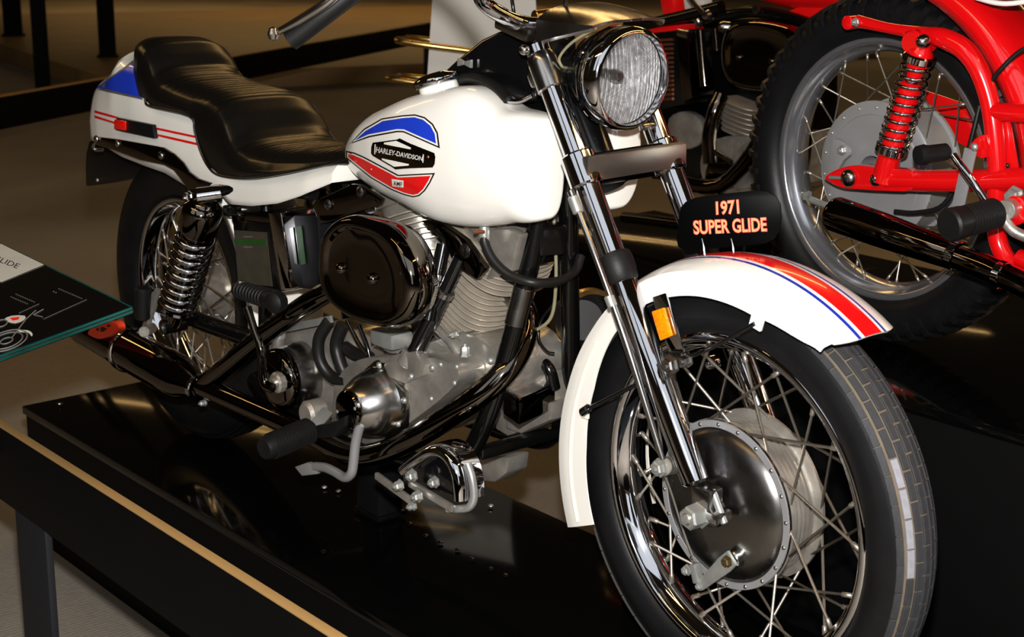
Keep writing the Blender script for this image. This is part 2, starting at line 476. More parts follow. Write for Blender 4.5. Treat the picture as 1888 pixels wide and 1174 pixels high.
def post(label, px, py, w, z=FZ, h=3.2):
    p = atz(px, py, z)
    t = thing('display_post', label, 'post', M.Translation(p), 'dark posts in the far hall')
    dr = (CAM-p); dr.z = 0; dr.normalize(); s = V((0, 0, 1)).cross(dr)
    box('shaft', (0, 0, h/2+.02), (w, w*.7, h), postm, t, s, bev=.004)
    box('foot_plate', (0, 0, .01), (w*1.25, w*1.0, .02), postm, t, s, bev=.004)
plz = FZ+.16
post('leftmost dark post in the far hall', 25, 66, .2, plz)
post('second dark post from the left, nearest the barrier', 80, 168, .13)
post('dark post right of the other two, above the tail', 199, 105, .16, plz)
# low brown plinth behind the posts
a = atz(-60, 62, plz); b = atz(190, 142, plz); c = atz(420, 60, plz)
d1 = (b-a).normalized(); d2 = (c-b); d2 = (d2-d1*d2.dot(d1)).normalized()
poly = [a-d1*3, b, b+d2*9, a-d1*3+d2*9]
pl = prism('brown_plinth', [V((p.x, p.y, FZ)) for p in poly], (0, 0, .16), woodm, None, .01)
tag(pl, 'wide low brown plinth carrying the dark posts at top left', 'plinth')

# white tapered pedestal with brass rails (top centre)
pb = atz(870, 175, FZ); 
k = .235
pb = CAM+(pb-CAM)*.56; pb.z = FZ
def ped():
    D = (A(870, 150, 0)-CAM).normalized()
    base = CAM+ray(880, 100)*5.0; base.z = FZ
    t = thing('white_pedestal', 'off-white tapered pedestal with brass rails behind the tank', 'pedestal', M.Translation(base))
    dr = (CAM-base); dr.z = 0; dr.normalize(); sd = V((0, 0, 1)).cross(dr)   # to the right in view
    def P(px, py, dep=0):
        d = ray(px, py); n = dr; k_ = ((base+dr*dep)-CAM).dot(n)/d.dot(n)
        return CAM+d*k_-base
    tl, tr = P(800, -60), P(985, -60); bl, br = P(752, 210), P(1040, 210)
    bl.z = br.z = 0
    loft('body', [[bl+dr*.0, br, br-dr*.5, bl-dr*.5], [tl-dr*.06, tr-dr*.06, tr-dr*.36, tl-dr*.36]], pedm, t)
    for y0, x0 in ((80, 742), (150, 726)):
        p = P(x0, y0-3, .05); q = P(900, y0+18, .05); e = P(x0+32, y0-9, -.12); e2 = P(900, y0+8, -.12)
        tube('brass_rail', [e2, e, P(x0+6, y0-8, -.05), p, q], .011, brass, t, 10, 5)
ped()

# ================================================================== white motorcycle
BK = thing('motorcycle', 'white cruiser motorcycle with red and blue stripes on the low platform', 'motorcycle')
def ring_prof(pts): return [(y, r) for y, r in pts]
def xf(vs, m): return [m@V(v) for v in vs]
def lathe_w(name, Mx, prof, mat, par, seg=64, closed=True, fm=None, angle=40):
    vs, fs = lathe_mesh((0, 0, 0), (0, 1, 0), prof, seg, closed)
    return from_data(name, xf(vs, Mx), fs, mat, par, angle=angle)
def spokes(par, Mx, n, rh, yh, rr, yr, cross, r, name='spoke'):
    for side in (-1, 1):
        for sg in (-1, 1):
            a = R_(cross)*sg
            ph = V((rh*math.cos(a), side*yh*(1 if sg > 0 else .9), rh*math.sin(a)))
            pr_ = V((rr, side*yr, 0))
            d = (pr_-ph)
            vs, fs = tube_mesh([ph, ph+d*.9, ph+d*.905, pr_], [r, r, r*1.75, r*1.75], 6, straight=True)
            me = bpy.data.meshes.new(name); me.from_pydata([tuple(v) for v in vs], [], fs); me.materials.append(steel)
            me.polygons.foreach_set('use_smooth', [True]*len(me.polygons))
            for i in range(n//2):
                th = 2*math.pi*(2*i+(0 if sg > 0 else 1))/n+(math.pi/n if side > 0 else 0)
                inst(name, me, par, Mx@M.Rotation(th, 4, 'Y'))
def tire_prof(Ro, hw, rb, crown, hb=.03):
    pts = []
    for y in (0, .18, .36, .54, .7, .8): pts.append((y*hw, Ro-(y**2)*crown))
    s = Ro-.64*crown
    pts += [(hw*.9, s-.008), (hw*.97, s-.02), (hw, (s+rb)/2+.006), (hw*.97, (s+rb)/2-.008), (hw*.86, rb+.012), (hb*1.05, rb)]
    right = [(y, r) for y, r in pts]
    full = [(-y, r) for y, r in right[::-1]][:-1]+right
    full += [(hb*.6, rb-.004), (-hb*.6, rb-.004)]
    return full

FM = FRONT.m
# --- front tire
FT = lathe_w('front_tire', FM, tire_prof(.3325, .047, .256, .022), tirem, BK, 96)
vs, fs = lathe_mesh((0, 0, 0), (0, 1, 0), [(y, .3329-(y/.047)**2*.022) for y in (-.040, -.03, -.02, -.01, 0, .01, .02, .03, .040)], 96, False)
fs = [f for f in fs if len(f) == 4]
from_data('tread_base', xf(vs, FM), fs, groove, FT, angle=60)
NB = 50
rows = [-.0375, -.0252, -.0127, 0, .0127, .0252, .0375]
stuffv, stufff = [], []
for j, y in enumerate(rows):
    Rr = .3329-(y/.047)**2*.022; tl = math.atan(-2*y*.022/.047**2)
    hwid = .0051; hl = .0193; th = .0026
    ns = V((math.cos(tl), -math.sin(tl)*-1 if False else math.sin(-tl), 0)); ns = V((math.cos(tl), -math.sin(tl), 0))
    ts = V((-ns.y, ns.x, 0))
    if ts.y < 0: ts = -ts
    vb = []
    for rr_, ww in ((-.0006, 1), (th*.75, 1), (th, .86)):
        for lx, ly in ((-1, -1), (0, -1), (1, -1), (1, 1), (0, 1), (-1, 1)):
            p = V((Rr, y, 0))+ns*rr_+ts*(hwid*ly*ww)
            a = lx*hl*(1 if ww == 1 else .97)/Rr
            vb.append(V((p.x*math.cos(a), p.y, p.x*math.sin(a))))
    fb = [(12, 13, 16, 17), (13, 14, 15, 16)]
    for q in (0, 6):
        for k in range(6): fb.append((q+k, q+(k+1) % 6, q+6+(k+1) % 6, q+6+k))
    me = {}
    for nm, mt in (('d', treadm), ('l', treadl)):
        m_ = bpy.data.meshes.new('tread_block'); m_.from_pydata([tuple(v) for v in vb], [], fb); m_.materials.append(mt); me[nm] = m_
    for i in range(NB):
        th_ = 360*(i+(.5 if j % 2 else 0))/NB
        ang = (-th_) % 360           # wheel angle, 0 = forward, 90 = up
        if ang > 180: ang -= 360
        rot = M.Rotation(R_(th_), 4, 'Y')
        if -72 < ang < 62 and j < 6:
            sc = (j == 1 and 2 < ang < 26)
            inst('tread_block', me['l' if sc else 'd'], FT, FM@rot)
        else:
            b0 = len(stuffv); stuffv += [FM@rot@v for v in vb]; stufff += [tuple(b0+q for q in f) for f in fb]
me_ = bpy.data.meshes.new('tread_blocks'); me_.from_pydata([tuple(v) for v in stuffv], [], stufff)
o = link('tread_blocks', me_, FT, treadm, False); o['kind'] = 'stuff'
# --- front rim with spokes
rimp = [(-.036, .2575), (-.0345, .2595), (-.032, .2565), (-.0305, .249), (-.022, .2475), (-.015, .240), (0, .2375), (.015, .240), (.022, .2475), (.0305, .249), (.032, .2565), (.0345, .2595), (.036, .2575),
        (.0345, .2475), (.0305, .2445), (.026, .2435), (.019, .236), (.013, .2318), (0, .229), (-.013, .2318), (-.019, .236), (-.026, .2435), (-.0305, .2445), (-.0345, .2475)]
FRIM = lathe_w('front_rim', FM, rimp, chrome, BK, 96, angle=70)
spokes(FRIM, FM, 20, .123, .037, .2315, .008, 42, .0023)
# --- front hub
HUB = lathe_w('front_hub', FM, [(-.034, .129), (-.030, .130), (-.0285, .119), (-.022, .113), (.022, .113), (.0285, .120), (.030, .131), (.0345, .131), (.036, .129), (.036, .06), (.05, .045), (.058, .03), (.058, .012), (-.03, .012)], cast, BK, 72)
for yy in (-.021, -.0125, -.004, .0045, .013, .021):
    lathe_w('drum_rib', FM, [(yy-.0022, .1125), (yy-.0016, .1195), (yy+.0016, .1195), (yy+.0022, .1125)], cast, HUB, 64)
PLT = lathe_w('brake_plate', FM, [(-.034, .129), (-.0385, .1285), (-.0395, .126), (-.0395, .1165), (-.042, .1145), (-.0475, .109), (-.053, .095), (-.058, .072), (-.062, .045), (-.063, .028), (-.07, .026), (-.072, .02), (-.072, 0), (-.034, 0)], brushed, BK, 96, False, angle=30)
lathe_w('flange_ring', FM, [(-.0388, .1292), (-.0412, .1285), (-.0414, .1188), (-.0388, .1178)], greyalu, PLT, 96)
for i in range(20):
    a = 2*math.pi*(i+.35)/20
    bolt('rivet', FM@V((.1238*math.cos(a), -.041, .1238*math.sin(a))), FM.to_3x3()@V((0, -1, 0)), .0033, .0026, polish, PLT, True)
# brake lever and cable on the plate
Yn = FM.to_3x3()@V((0, -1, 0))
pc = FRONT.at(1353, 1030, -.062); pe = FRONT.at(1296, 1078, -.068)
cyl('cam_boss', FM@V((pc.x, -.05, pc.z)), FM@V((pc.x, -.068, pc.z)), .014, polish, PLT)
dl = (pe-pc); pd = V((-dl.z, 0, dl.x)).normalized()
poly = [pc+pd*.012-dl*.12, pc+pd*.013+dl*.15, pe+pd*.0075, pe+dl*.1+pd*.004, pe+dl*.1-pd*.004, pe-pd*.0075, pc-pd*.013+dl*.15, pc-pd*.012-dl*.12]
LEV = prism('brake_lever', [FM@V((p.x, -.069, p.z)) for p in poly], Yn*.006, zinc, BK, .001)
bolt('cam_nut', FM@V((pc.x, -.075, pc.z)), Yn, .0075, .008, bronze, LEV)
bolt('clevis_pin', FM@V((pe.x, -.075, pe.z)), Yn, .005, .006, zinc, LEV)
cl = FRONT.at(1284, 1045, -.07)
box('cable_clevis', FM@V((cl.x+.003, -.072, cl.z-.008)), (.012, .014, .03), zinc, BK, FM.to_3x3()@V((.9, 0, .3)), FM.to_3x3()@V((-.3, 0, 1)), .002)
bolt('cable_nut', FM@V((cl.x-.016, -.072, cl.z-.01)), Yn, .007, .009, zinc, BK)
tube('brake_cable', [F(1281, 1035, -.072), F(1262, 985, -.075), F(1240, 915, -.08), F(1226, 875, -.085), F(1222, 858, -.088)], .0016, steel, BK, 6)

# --- fork
def forkpt(s, y): return V((.018, y, 0))*1+V((0, 0, 0))+FORKAX*s  # local
def FP(s, y, dx=0): 
    p = V((.016+dx, y, 0))+FORKAX*s
    return FM@p
fdir = FM.to_3x3()@FORKAX
for sd in (-1, 1):
    y = .087*sd
    SL = lathe('fork_slider', FP(.05, y), fdir, [(0, .016), (.004, .0205), (.03, .0215), (.14, .0215), (.32, .0215), (.326, .019)], chrome, BK, 32)
    lathe('dust_boot', FP(.366, y), fdir, [(0, .0225), (.003, .0252), (.014, .0262), (.018, .0275), (.036, .0275), (.044, .0255), (.047, .0205)], rubber, BK, 32)
    lathe('fork_tube', FP(.375, y), fdir, [(0, .0195), (.38, .0195)], chrome, BK, 32)
    lathe('tube_cap', FP(.738, y), fdir, [(-.056, .0215), (-.054, .0238), (-.012, .0238), (0, .0225), (.006, .018), (.012, .013), (.012, 0)], polish, BK, 32)
    cyl('lower_clamp', FP(.522, y), FP(.575, y), .0262, chrome, BK, 32, .003)
    # axle clamp at the slider foot
    box('axle_clamp', FP(.034, y, .014), (.034, .032, .034), polish, BK, FM.to_3x3()@V((1, 0, 0)), fdir, .004)
    box('axle_cap', FP(.010, y, .016), (.042, .034, .016), polish, BK, FM.to_3x3()@V((1, 0, 0)), fdir, .004)
    cyl('stud', FP(.052, y-.01*sd*0, .033), FP(.0, y, .033), .0055, zinc, BK, 12)
ta = FP(.60, -.087)
bolt('pinch_bolt', F(967, 92, -.108), F(967, 92, -.118)-F(967, 92, -.098), .0085, .008, polish, BK, True)
AXN = F(1290, 950, -.128)
axd = FM.to_3x3()@V((0, 1, 0))
AXc = FM@V((.012, 0, .006))
cyl('axle_shaft', AXc-axd*.13, AXc+axd*.13, .009, steel, BK)
nut = lathe('axle_nut', AXc-axd*.098, -axd, [(0, .021), (.003, .0215), (.006, .0185), (.026, .018), (.029, .015), (.029, .008), (.0335, .007), (.0335, 0)], zinc, BK, 6, angle=25)
cyl('axle_spacer', AXc-axd*.072, AXc-axd*.098, .016, zinc, BK)
bolt('anchor_bolt', F(1216, 862, -.112), -axd, .0115, .010, zinc, BK)
cyl('anchor_boss', F(1222, 860, -.106), F(1240, 857, -.075), .014, cast, BK)
# brake cable housing beside the right leg
tube('cable_housing', [F(1052, 352, -.125), F(1064, 384, -.125), F(1100, 478, -.125), F(1132, 566, -.122), F(1164, 660, -.118), F(1222, 846, -.108)], [.0058, .0046, .0048, .0052, .0062, .0046], polish, BK, 10)
cyl('cable_ferrule', F(1056, 362, -.125), F(1067, 393, -.125), .0085, zinc, BK)
cyl('cable_joint', F(1122, 545, -.123), F(1130, 566, -.122), .0078, zinc, BK)

# --- triple trees, chrome cover panel
fx = FM.to_3x3()@V((1, 0, 0)); fn = (fx-fdir*fx.dot(fdir)).normalized()   # forward normal to fork
box('tree_cover', S(-.246, .002, .4755), (.205, .014, .038), satin, BK, axd, (0, 0, 1), .003)
box('lower_tree', FP(.548, 0)-fn*.004, (.18, .05, .04), blackf, BK, axd, fdir, .005)
box('upper_tree', FP(.715, 0)-fn*.012, (.19, .055, .026), polish, BK, axd, fdir, .006)
cyl('steering_head', FP(.53, 0)-fn*.055, FP(.72, 0)-fn*.055, .029, blackf, BK)
box('tree_link', FP(.548, 0)-fn*.03, (.06, .06, .034), blackf, BK, axd, fdir, .004)
# --- headlight
hc = FM@FRONT.at(1150, 143, -.002)
hdir = (FM.to_3x3()@V((1, 0, -.06))).normalized()
hc = hc+hdir*.012
HL = lathe('headlight', hc, hdir, [(-.105, 0), (-.104, .02), (-.092, .045), (-.07, .063), (-.045, .071), (-.02, .0745), (-.012, .0745), (-.012, .0715), (-.02, .0715), (-.045, .068), (-.07, .060), (-.092, .042), (-.101, .018), (-.102, 0)], blackp, BK, 56)
lathe('headlight_rim', hc, hdir, [(-.026, .0755), (-.022, .0785), (-.006, .0800), (.004, .0785), (.010, .0738), (.011, .0695), (.006, .0685), (-.004, .0705), (-.02, .074)], chrome, HL, 64, True, angle=70)
rf = lathe('reflector_bowl', hc, hdir, [(-.056, .006), (-.052, .02), (-.042, .038), (-.026, .054), (-.004, .0685), (-.0045, .0695), (-.028, .0555), (-.044, .039), (-.055, .021), (-.0585, .006)], silver, HL, 48, True, angle=70)
lathe('bulb', hc, hdir, [(-.058, .009), (-.04, .009), (-.03, .011), (-.02, .0085), (-.014, 0)], polish, HL, 20)
# fluted lens: domed disc with vertical flutes on the inside
vs, fs = [], []
u = axd.copy(); v_ = hdir.cross(u)
NRR, NAA = 22, 96
def lensz(rn, a, back):
    z = .004+.012*(1-rn*rn)
    if back:
        x = rn*math.cos(a)*.068
        z -= .0035+.0009*math.cos(x/.0042*2*math.pi)*(1 if abs(rn*math.sin(a)) < .72 else .3)
    return z
for back in (0, 1):
    for i in range(NRR+1):
        rn = i/NRR
        for k in range(NAA):
            a = 2*math.pi*k/NAA
            vs.append(hc+hdir*lensz(rn, a, back)+(u*math.cos(a)+v_*math.sin(a))*(.0688*max(rn, .004)))
    o_ = back*(NRR+1)*NAA
    for i in range(NRR):
        for k in range(NAA):
            k2 = (k+1) % NAA; q = (o_+i*NAA+k, o_+i*NAA+k2, o_+(i+1)*NAA+k2, o_+(i+1)*NAA+k)
            fs.append(q if not back else q[::-1])
    fs.append(tuple(o_+k for k in range(NAA))[::(1 if back else -1)])
for k in range(NAA):
    k2 = (k+1) % NAA; a_ = NRR*NAA; b_ = (2*NRR+1)*NAA
    fs.append((a_+k, a_+k2, b_+k2, b_+k))
me_ = bpy.data.meshes.new('headlight_lens'); me_.from_pydata([tuple(p) for p in vs], [], fs)
link('headlight_lens', me_, HL, lensglass, True, 60)
tube('trim_ring', [hc+hdir*-.034+(u*math.cos(a)+v_*math.sin(a))*.0755 for a in [2*math.pi*i/40 for i in range(40)]], .0016, chrome, HL, 6, 1, closed=True)
bx = hc-fdir*.078
box('rim_screw_lug', bx+hdir*.002, (.026, .014, .009), polish, HL, axd, fdir, .002)
bolt('rim_screw', bx+hdir*.009, hdir, .004, .005, polish, HL)
tube('headlight_wire', [F(1100, 50, -.06), F(1055, 78, -.075), F(1032, 105, -.08), F(1036, 122, -.075), F(1045, 125, -.06)], .0022, clearcab, BK, 6)
# eyebrow visor: cast hood between the fork caps that reaches over the headlight
vs, fs = [], []
NU, NV = 14, 40
def visor(un, vn, low):
    av = abs(vn); sg_ = 1 if vn > 0 else -1
    hw = .091-.018*un*un
    xf_ = -.262-.010*(1-min(1, av/.8))**2+.012*max(0, 1-av*3)
    x = -.372+(xf_+.372)*un
    if av < .8:
        q = av/.8; y = hw*q
        z = .684+.021*(1-q**3)*(1-.75*un**2)+.003*(1-un)
    else:
        q = (av-.8)/.2; y = hw
        z = .684+.003*(1-un)-q*(.030*(1-un)+.004)
    if low: z -= .004; y = max(0, y-(.004 if av >= .8 else .0))
    return S(x, sg_*y, z)
for low in (0, 1):
    for i in range(NU+1):
        for j in range(NV+1): vs.append(visor(i/NU, -1+2*j/NV, low))
n1 = (NU+1)*(NV+1)
for i in range(NU):
    for j in range(NV):
        a = i*(NV+1)+j; b = a+NV+1
        fs.append((a, a+1, b+1, b)); fs.append((n1+a, n1+b, n1+b+1, n1+a+1))
for i in range(NU):
    for j in (0, NV):
        a = i*(NV+1)+j; fs.append((a, a+NV+1, n1+a+NV+1, n1+a))
for j in range(NV):
    for i in (0, NU):
        a = i*(NV+1)+j; fs.append((a, a+1, n1+a+1, n1+a))
from_data('headlight_visor', vs, fs, polish, BK, angle=30)

# --- front fender
def interp(tab, t):
    for (a, va), (b, vb_) in zip(tab, tab[1:]):
        if t <= b: return va+(vb_-va)*(t-a)/(b-a)
    return tab[-1][1]
CREST = [(50, .382), (56, .381), (75, .376), (95, .372), (110, .369), (120, .366), (142, .360), (162, .360), (180, .366), (205, .373)]
EDGE = [(50, .352), (56, .346), (60, .338), (64, .333), (70, .328), (77, .321), (97, .320), (117, .317), (135, .305), (155, .285), (176, .277), (205, .28)]
cols = [(-1.0, None), (-.985, .5), (-.97, .25), (-.92, .10), (-.85, .03), (-.72, -.0), (-.56, 0), (-.44, 0), (-.38, 0), (-.28, 0), (-.14, 0), (0, 0)]
HWF = .0695
def fend_y(c): return HWF*c
def crown(yn): return .016*yn*yn+.012*max(0, abs(yn)-.6)**1.5
full = []
ys_r = [-1, -1.0, -.99, -.965, -.92, -.86, -.76, -.6, -.415, -.335, -.25, -.12, 0]
sk = [1.0, .6, .3, .12, 0, 0, 0, 0, 0, 0, 0, 0, 0]
prof = list(zip(ys_r, sk)); prof = prof+[(-y, s) for y, s in prof[-2::-1]]
TH = [54.0+i*(203.5-54.0)/84 for i in range(85)]
def fpt(th, yn, s, inset):
    a = R_(th); Rc = interp(CREST, th); Re = interp(EDGE, th)
    r = Rc-crown(yn)
    if s > 0 or abs(yn) > .9:
        rs = Rc-crown(min(.93, abs(yn)))-.004
        r = r if s == 0 else rs+(Re-rs)*s
    end = 1.0
    # rounded front corners
    th2 = th+ (7*max(0, abs(yn)-.35)**2*(1 if th < 70 else 0))*max(0, (70-th)/20)
    a = R_(th2)
    y = HWF*yn
    if inset: r -= .0028 if abs(yn) < .9 else .0; y *= (1-.03 if abs(yn) > .9 else 1)
    return FM@V((r*math.cos(a), y, r*math.sin(a)))
vs, fs, fmi = [], [], []
npf = len(prof)
for ins in (0, 1):
    for th in TH:
        for yn, s in prof: vs.append(fpt(th, yn, s, ins))
def colmat(y0, y1, th):
    m_ = abs((y0+y1)/2)
    if m_ < .25: return 2
    if .335 <= m_ <= .415: return 1
    return 0
nA = len(TH)*npf
for i in range(len(TH)-1):
    for j in range(npf-1):
        a = i*npf+j
        fs.append((a, a+1, a+npf+1, a+npf))
        fmi.append(colmat(prof[j][0], prof[j+1][0], TH[i]) if TH[i] < 118 else 0)
        fs.append((nA+a, nA+a+npf, nA+a+npf+1, nA+a+1)); fmi.append(3)
for i in range(len(TH)-1):
    for j in (0, npf-1):
        a = i*npf+j; fs.append((a, a+npf, nA+a+npf, nA+a)); fmi.append(0)
for j in range(npf-1):
    for i in (0, len(TH)-1):
        a = i*npf+j; fs.append((a, a+1, nA+a+1, nA+a)); fmi.append(0)
FEND = from_data('front_fender', vs, fs, [white, bline, red, cream], BK, fm=fmi, angle=35)
# bead along the rear skirt
tube('skirt_bead', [fpt(th, -1, .45, 0)+FM.to_3x3()@V((0, -.001, 0)) for th in range(142, 204, 6)], .0022, cream, FEND, 6, 2)
# fender tabs and stays
box('fender_tab', F(1396, 592, -.074), (.022, .006, .022), white, FEND, FM.to_3x3()@V((1, 0, -.25)), (0, 0, 1), .002)
box('fender_tab', F(1079, 762, -.074), (.016, .006, .016), cream, FEND, FM.to_3x3()@V((1, 0, 0)), (0, 0, 1), .002)
tube('fender_stay', [F(1392, 596, -.077), F(1330, 632, -.076), F(1278, 655, -.074), F(1245, 664, -.074)], .0034, blackp, BK, 8, 3)
tube('fender_stay', [F(1080, 756, -.078), F(1130, 731, -.078), F(1165, 713, -.076), F(1200, 700, -.075)], .0038, blackp, BK, 8, 3)
cyl('stay_end', F(1086, 752, -.078), F(1074, 760, -.078), .0075, blackp, BK)
# reflector bracket on the leg
ra = F(1206, 552, -.1); rb = F(1247, 668, -.1)
rx = (rb-ra).normalized()
prism('reflector_bracket', [F(1202, 548, -.098), F(1226, 540, -.098), F(1262, 655, -.098), F(1237, 664, -.098)], -Yn*.004, chrome, BK, .001)
RA = prism('amber_reflector', [F(1206, 573, -.1), F(1227, 566, -.1), F(1242, 618, -.1), F(1222, 627, -.1)], Yn*.006, amber, BK, .002)
prism('amber_reflector', [F(1187, 583, -.064), F(1199, 580, -.064), F(1213, 632, -.064), F(1204, 638, -.064)], Yn*.006, amber, BK, .002)
bolt('clamp_bolt', F(1238, 672, -.112), Yn, .0125, .012, polish, BK)
box('fender_clamp', F(1250, 662, -.1), (.035, .02, .022), polish, BK, FM.to_3x3()@V((1, 0, .2)), (0, 0, 1), .004)
bolt('clamp_bolt', F(1268, 664, -.104), Yn, .008, .012, polish, BK)
bolt('clamp_bolt', F(1318, 668, .05), Yn, .013, .02, chrome, BK, True)

# --- handlebar, right grip and lever
tube('handlebar', [F(1100, 22, .06), F(1050, 30, .01), F(1005, 45, -.05), F(962, 43, -.085), F(925, 28, -.12), F(892, 4, -.15), F(870, -40, -.18), F(800, -110, -.23), F(720, -90, -.28), F(660, -22, -.325), F(600, 24, -.365)], .0125, chrome, BK, 14, 6)
GR = tube('hand_grip', [F(660, -22, -.325), F(600, 24, -.365), F(535, 74, -.405)], .0165, rubber, BK, 16, 4)
LV = tube('hand_brake_lever', [F(660, -52, -.34), F(612, -2, -.375), F(560, 33, -.40), F(520, 55, -.42), F(505, 62, -.428)], [.007, .0075, .0075, .0055, .0055], polish, BK, 10, 6)  # brake lever at the right grip
lathe('lever_ball', F(504, 62, -.43), (0, 0, 1), [(-.0105, 0), (-.008, .0068), (0, .0105), (.008, .0068), (.0105, 0)], polish, LV, 16)
box('bar_clamp', F(955, 52, -.08), (.085, .03, .022), polish, BK, F(1000, 70, -.08)-F(915, 32, -.08), fdir, .005)
cyl('instrument_bar', F(985, 32, -.05), F(1062, 22, .03), .011, brass, BK)
tube('control_cable', [F(950, 40, -.1), F(944, 0, -.1), F(936, -60, -.12)], .003, blackf, BK, 8, 3)
tube('control_cable', [F(1040, 30, -.04), F(1043, 0, -.04), F(1050, -60, -.06)], .003, blackf, BK, 8, 3)

# --- fuel tank: two halves either side of the backbone
topx = [A(px, py, -.075) for px, py in [(621, 292), (630, 272), (645, 258), (671, 231), (704, 207), (730, 196), (773, 178), (820, 165), (850, 160), (876, 156), (901, 161), (927, 177), (945, 191), (962, 200)]]
botx = [A(px, py, -.105) for px, py in [(620, 305), (633, 324), (671, 345), (707, 363), (748, 380), (786, 400), (824, 413), (876, 419), (920, 416), (946, 411)]]
topt = [(p.x, p.z) for p in cr(topx, 6)]; bott = [(p.x, p.z) for p in cr(botx, 6)]
X0 = .672; X1 = 1.232
WID = [(.67, .070), (.70, .094), (.76, .118), (.84, .137), (.92, .149), (1.0, .155), (1.10, .155), (1.18, .150), (1.24, .145)]
def tank_half(sd, name):
    rings = []
    N = 40
    for i in range(N+1):
        t = i/N
        x = X0+(X1-X0)*(.5-.5*math.cos(math.pi*t))
        zt = interp(topt, max(x, topt[0][0])); zb_ = interp(bott, max(x, bott[0][0]))
        w = interp(WID, x)
        e1 = max(0, 1-(x-X0)/.05); e2 = max(0, 1-(X1-x)/.07)
        sh = math.sqrt(max(0, 1-e1*e1))*.96+.04 if e1 > 0 else 1
        if e2 > 0: sh *= (math.sqrt(max(0, 1-e2**3))*.16+.84)
        zc = (zt+zb_)/2; hz = (zt-zb_)/2*sh
        yi = .026; yc = (w+yi)/2; hw = (w-yi)/2*(sh if e1 > 0 else (1 if e2 == 0 else .7+.3*math.sqrt(max(0, 1-e2**3))))
        ring = []
        n = 44
        for k in range(n):
            a = 2*math.pi*k/n; ca, sa = math.cos(a), math.sin(a)
            ex = 2/2.9
            yy = math.copysign(abs(ca)**ex, ca); zz = math.copysign(abs(sa)**(2/2.35), sa)
            if ca < 0: yy = math.copysign(abs(ca)**(2/5), ca)      # inner wall flat
            tuck = 1-.16*max(0, -zz)**2 if ca > 0 else 1
            ring.append(V((x, sd*(yc+hw*yy*tuck), zc+hz*zz)))
        rings.append(ring)
    return loft(name, rings, white, BK, angle=50)
TANK = tank_half(-1, 'fuel_tank')
tank_half(1, 'fuel_tank')
TB = bvh_of(TANK)
def zt5(pts, ox=620, oy=130, s=3.913): return [(ox+a/s, oy+b/s) for a, b in pts]
# printed panels, each black outline > white line > colour
B1 = zt5([(95, 532), (200, 420), (330, 345), (480, 322), (570, 316), (640, 336), (700, 385), (735, 450), (749, 562), (485, 446), (440, 445), (240, 482)])
def shrink(poly, d):
    out = []; n = len(poly)
    area = sum(poly[i-1][0]*poly[i][1]-poly[i][0]*poly[i-1][1] for i in range(n))
    sg = 1 if area > 0 else -1
    for i in range(n):
        a, b, c = V(poly[i-1]), V(poly[i]), V(poly[(i+1) % n])
        n1 = V((-(b-a).y, (b-a).x)).normalized()*sg; n2 = V((-(c-b).y, (c-b).x)).normalized()*sg
        m = (n1+n2); L = m.length
        m = m/L if L > 1e-4 else n1
        k = min(2.2, 1/max(.3, m.dot(n1)))
        out.append(tuple(b+m*d*k))
    return out
decal('tank_print_outline', B1, TB, ink, TANK, .0004)
decal('tank_print_white_line', shrink(B1, 2.7), TB, white, TANK, .0007)
decal('tank_print_blue', shrink(B1, 5.6), TB, blue, TANK, .0010)
R1 = zt5([(70, 578), (130, 590), (200, 620), (450, 752), (714, 738), (680, 810), (640, 870), (600, 905), (555, 914), (490, 898), (400, 862), (250, 775), (130, 680), (72, 632)])
decal('tank_print_outline', R1, TB, ink, TANK, .0004)
decal('tank_print_white_line', shrink(R1, 2.5), TB, white, TANK, .0007)
decal('tank_print_red', shrink(R1, 4.8), TB, red, TANK, .0010)
AM = zt5([(404, 780), (490, 792), (490, 842), (410, 832)])
decal('maker_label', AM, TB, white, TANK, .0014)
def on_tank(quad, off):
    (ax, ay), (bx_, by), (cx, cy), (dx, dy) = quad   # bl, br, tr, tl
    def fn(u, v):
        px = (ax*(1-u)+bx_*u)*(1-v)+(dx*(1-u)+cx*u)*v; py = (ay*(1-u)+by*u)*(1-v)+(dy*(1-u)+cy*u)*v
        d = ray(px, py).normalized(); loc, nor, i_, ds = TB.ray_cast(CAM, d)
        if loc is None: return CAM+d*2.5
        if nor.dot(d) > 0: nor = -nor
        return loc+nor*off
    return fn
lettering('maker_label_text', 'AMF', on_tank(zt5([(418, 826), (482, 835), (482, 803), (416, 793)]), .0018), ink, TANK, .02)
# black bar-and-shield style name plate
def zt6(pts): return [(680+a/13.04, 240+b/13.04) for a, b in pts]
E1 = zt6([(120, 300), (700, 225), (770, 195), (1020, 320), (1600, 545), (1625, 640), (1610, 800), (1560, 890), (1000, 910), (660, 935), (600, 890), (120, 610), (80, 560), (85, 400)])
NP = decal('name_plate', E1, TB, dchrome, TANK, .0022, 4)
decal('name_plate_window', zt6([(395, 300), (690, 255), (1045, 415), (1040, 460), (400, 335)]), TB, white, NP, .0028, 5)
decal('name_plate_window', zt6([(345, 670), (1000, 810), (990, 845), (640, 872), (350, 705)]), TB, white, NP, .0028, 5)
lettering('name_plate_lettering', 'HARLEY-DAVIDSON', on_tank(zt6([(205, 530), (1320, 735), (1335, 630), (225, 395)]), .003), letterm, NP, .02)
for x in (190, 1345):
    decal('name_plate_rule', zt6([(x-14, 340 if x < 900 else 575), (x+16, 340 if x < 900 else 580), (x+2, 575 if x < 900 else 775), (x-24, 575 if x < 900 else 775)]), TB, letterm, NP, .003, 8)
bolt('name_plate_rivet', on_tank(zt6([(1450, 640)]*4), .002)(0, 0), (0, -1, 0), .003, .002, coppr, NP, True)
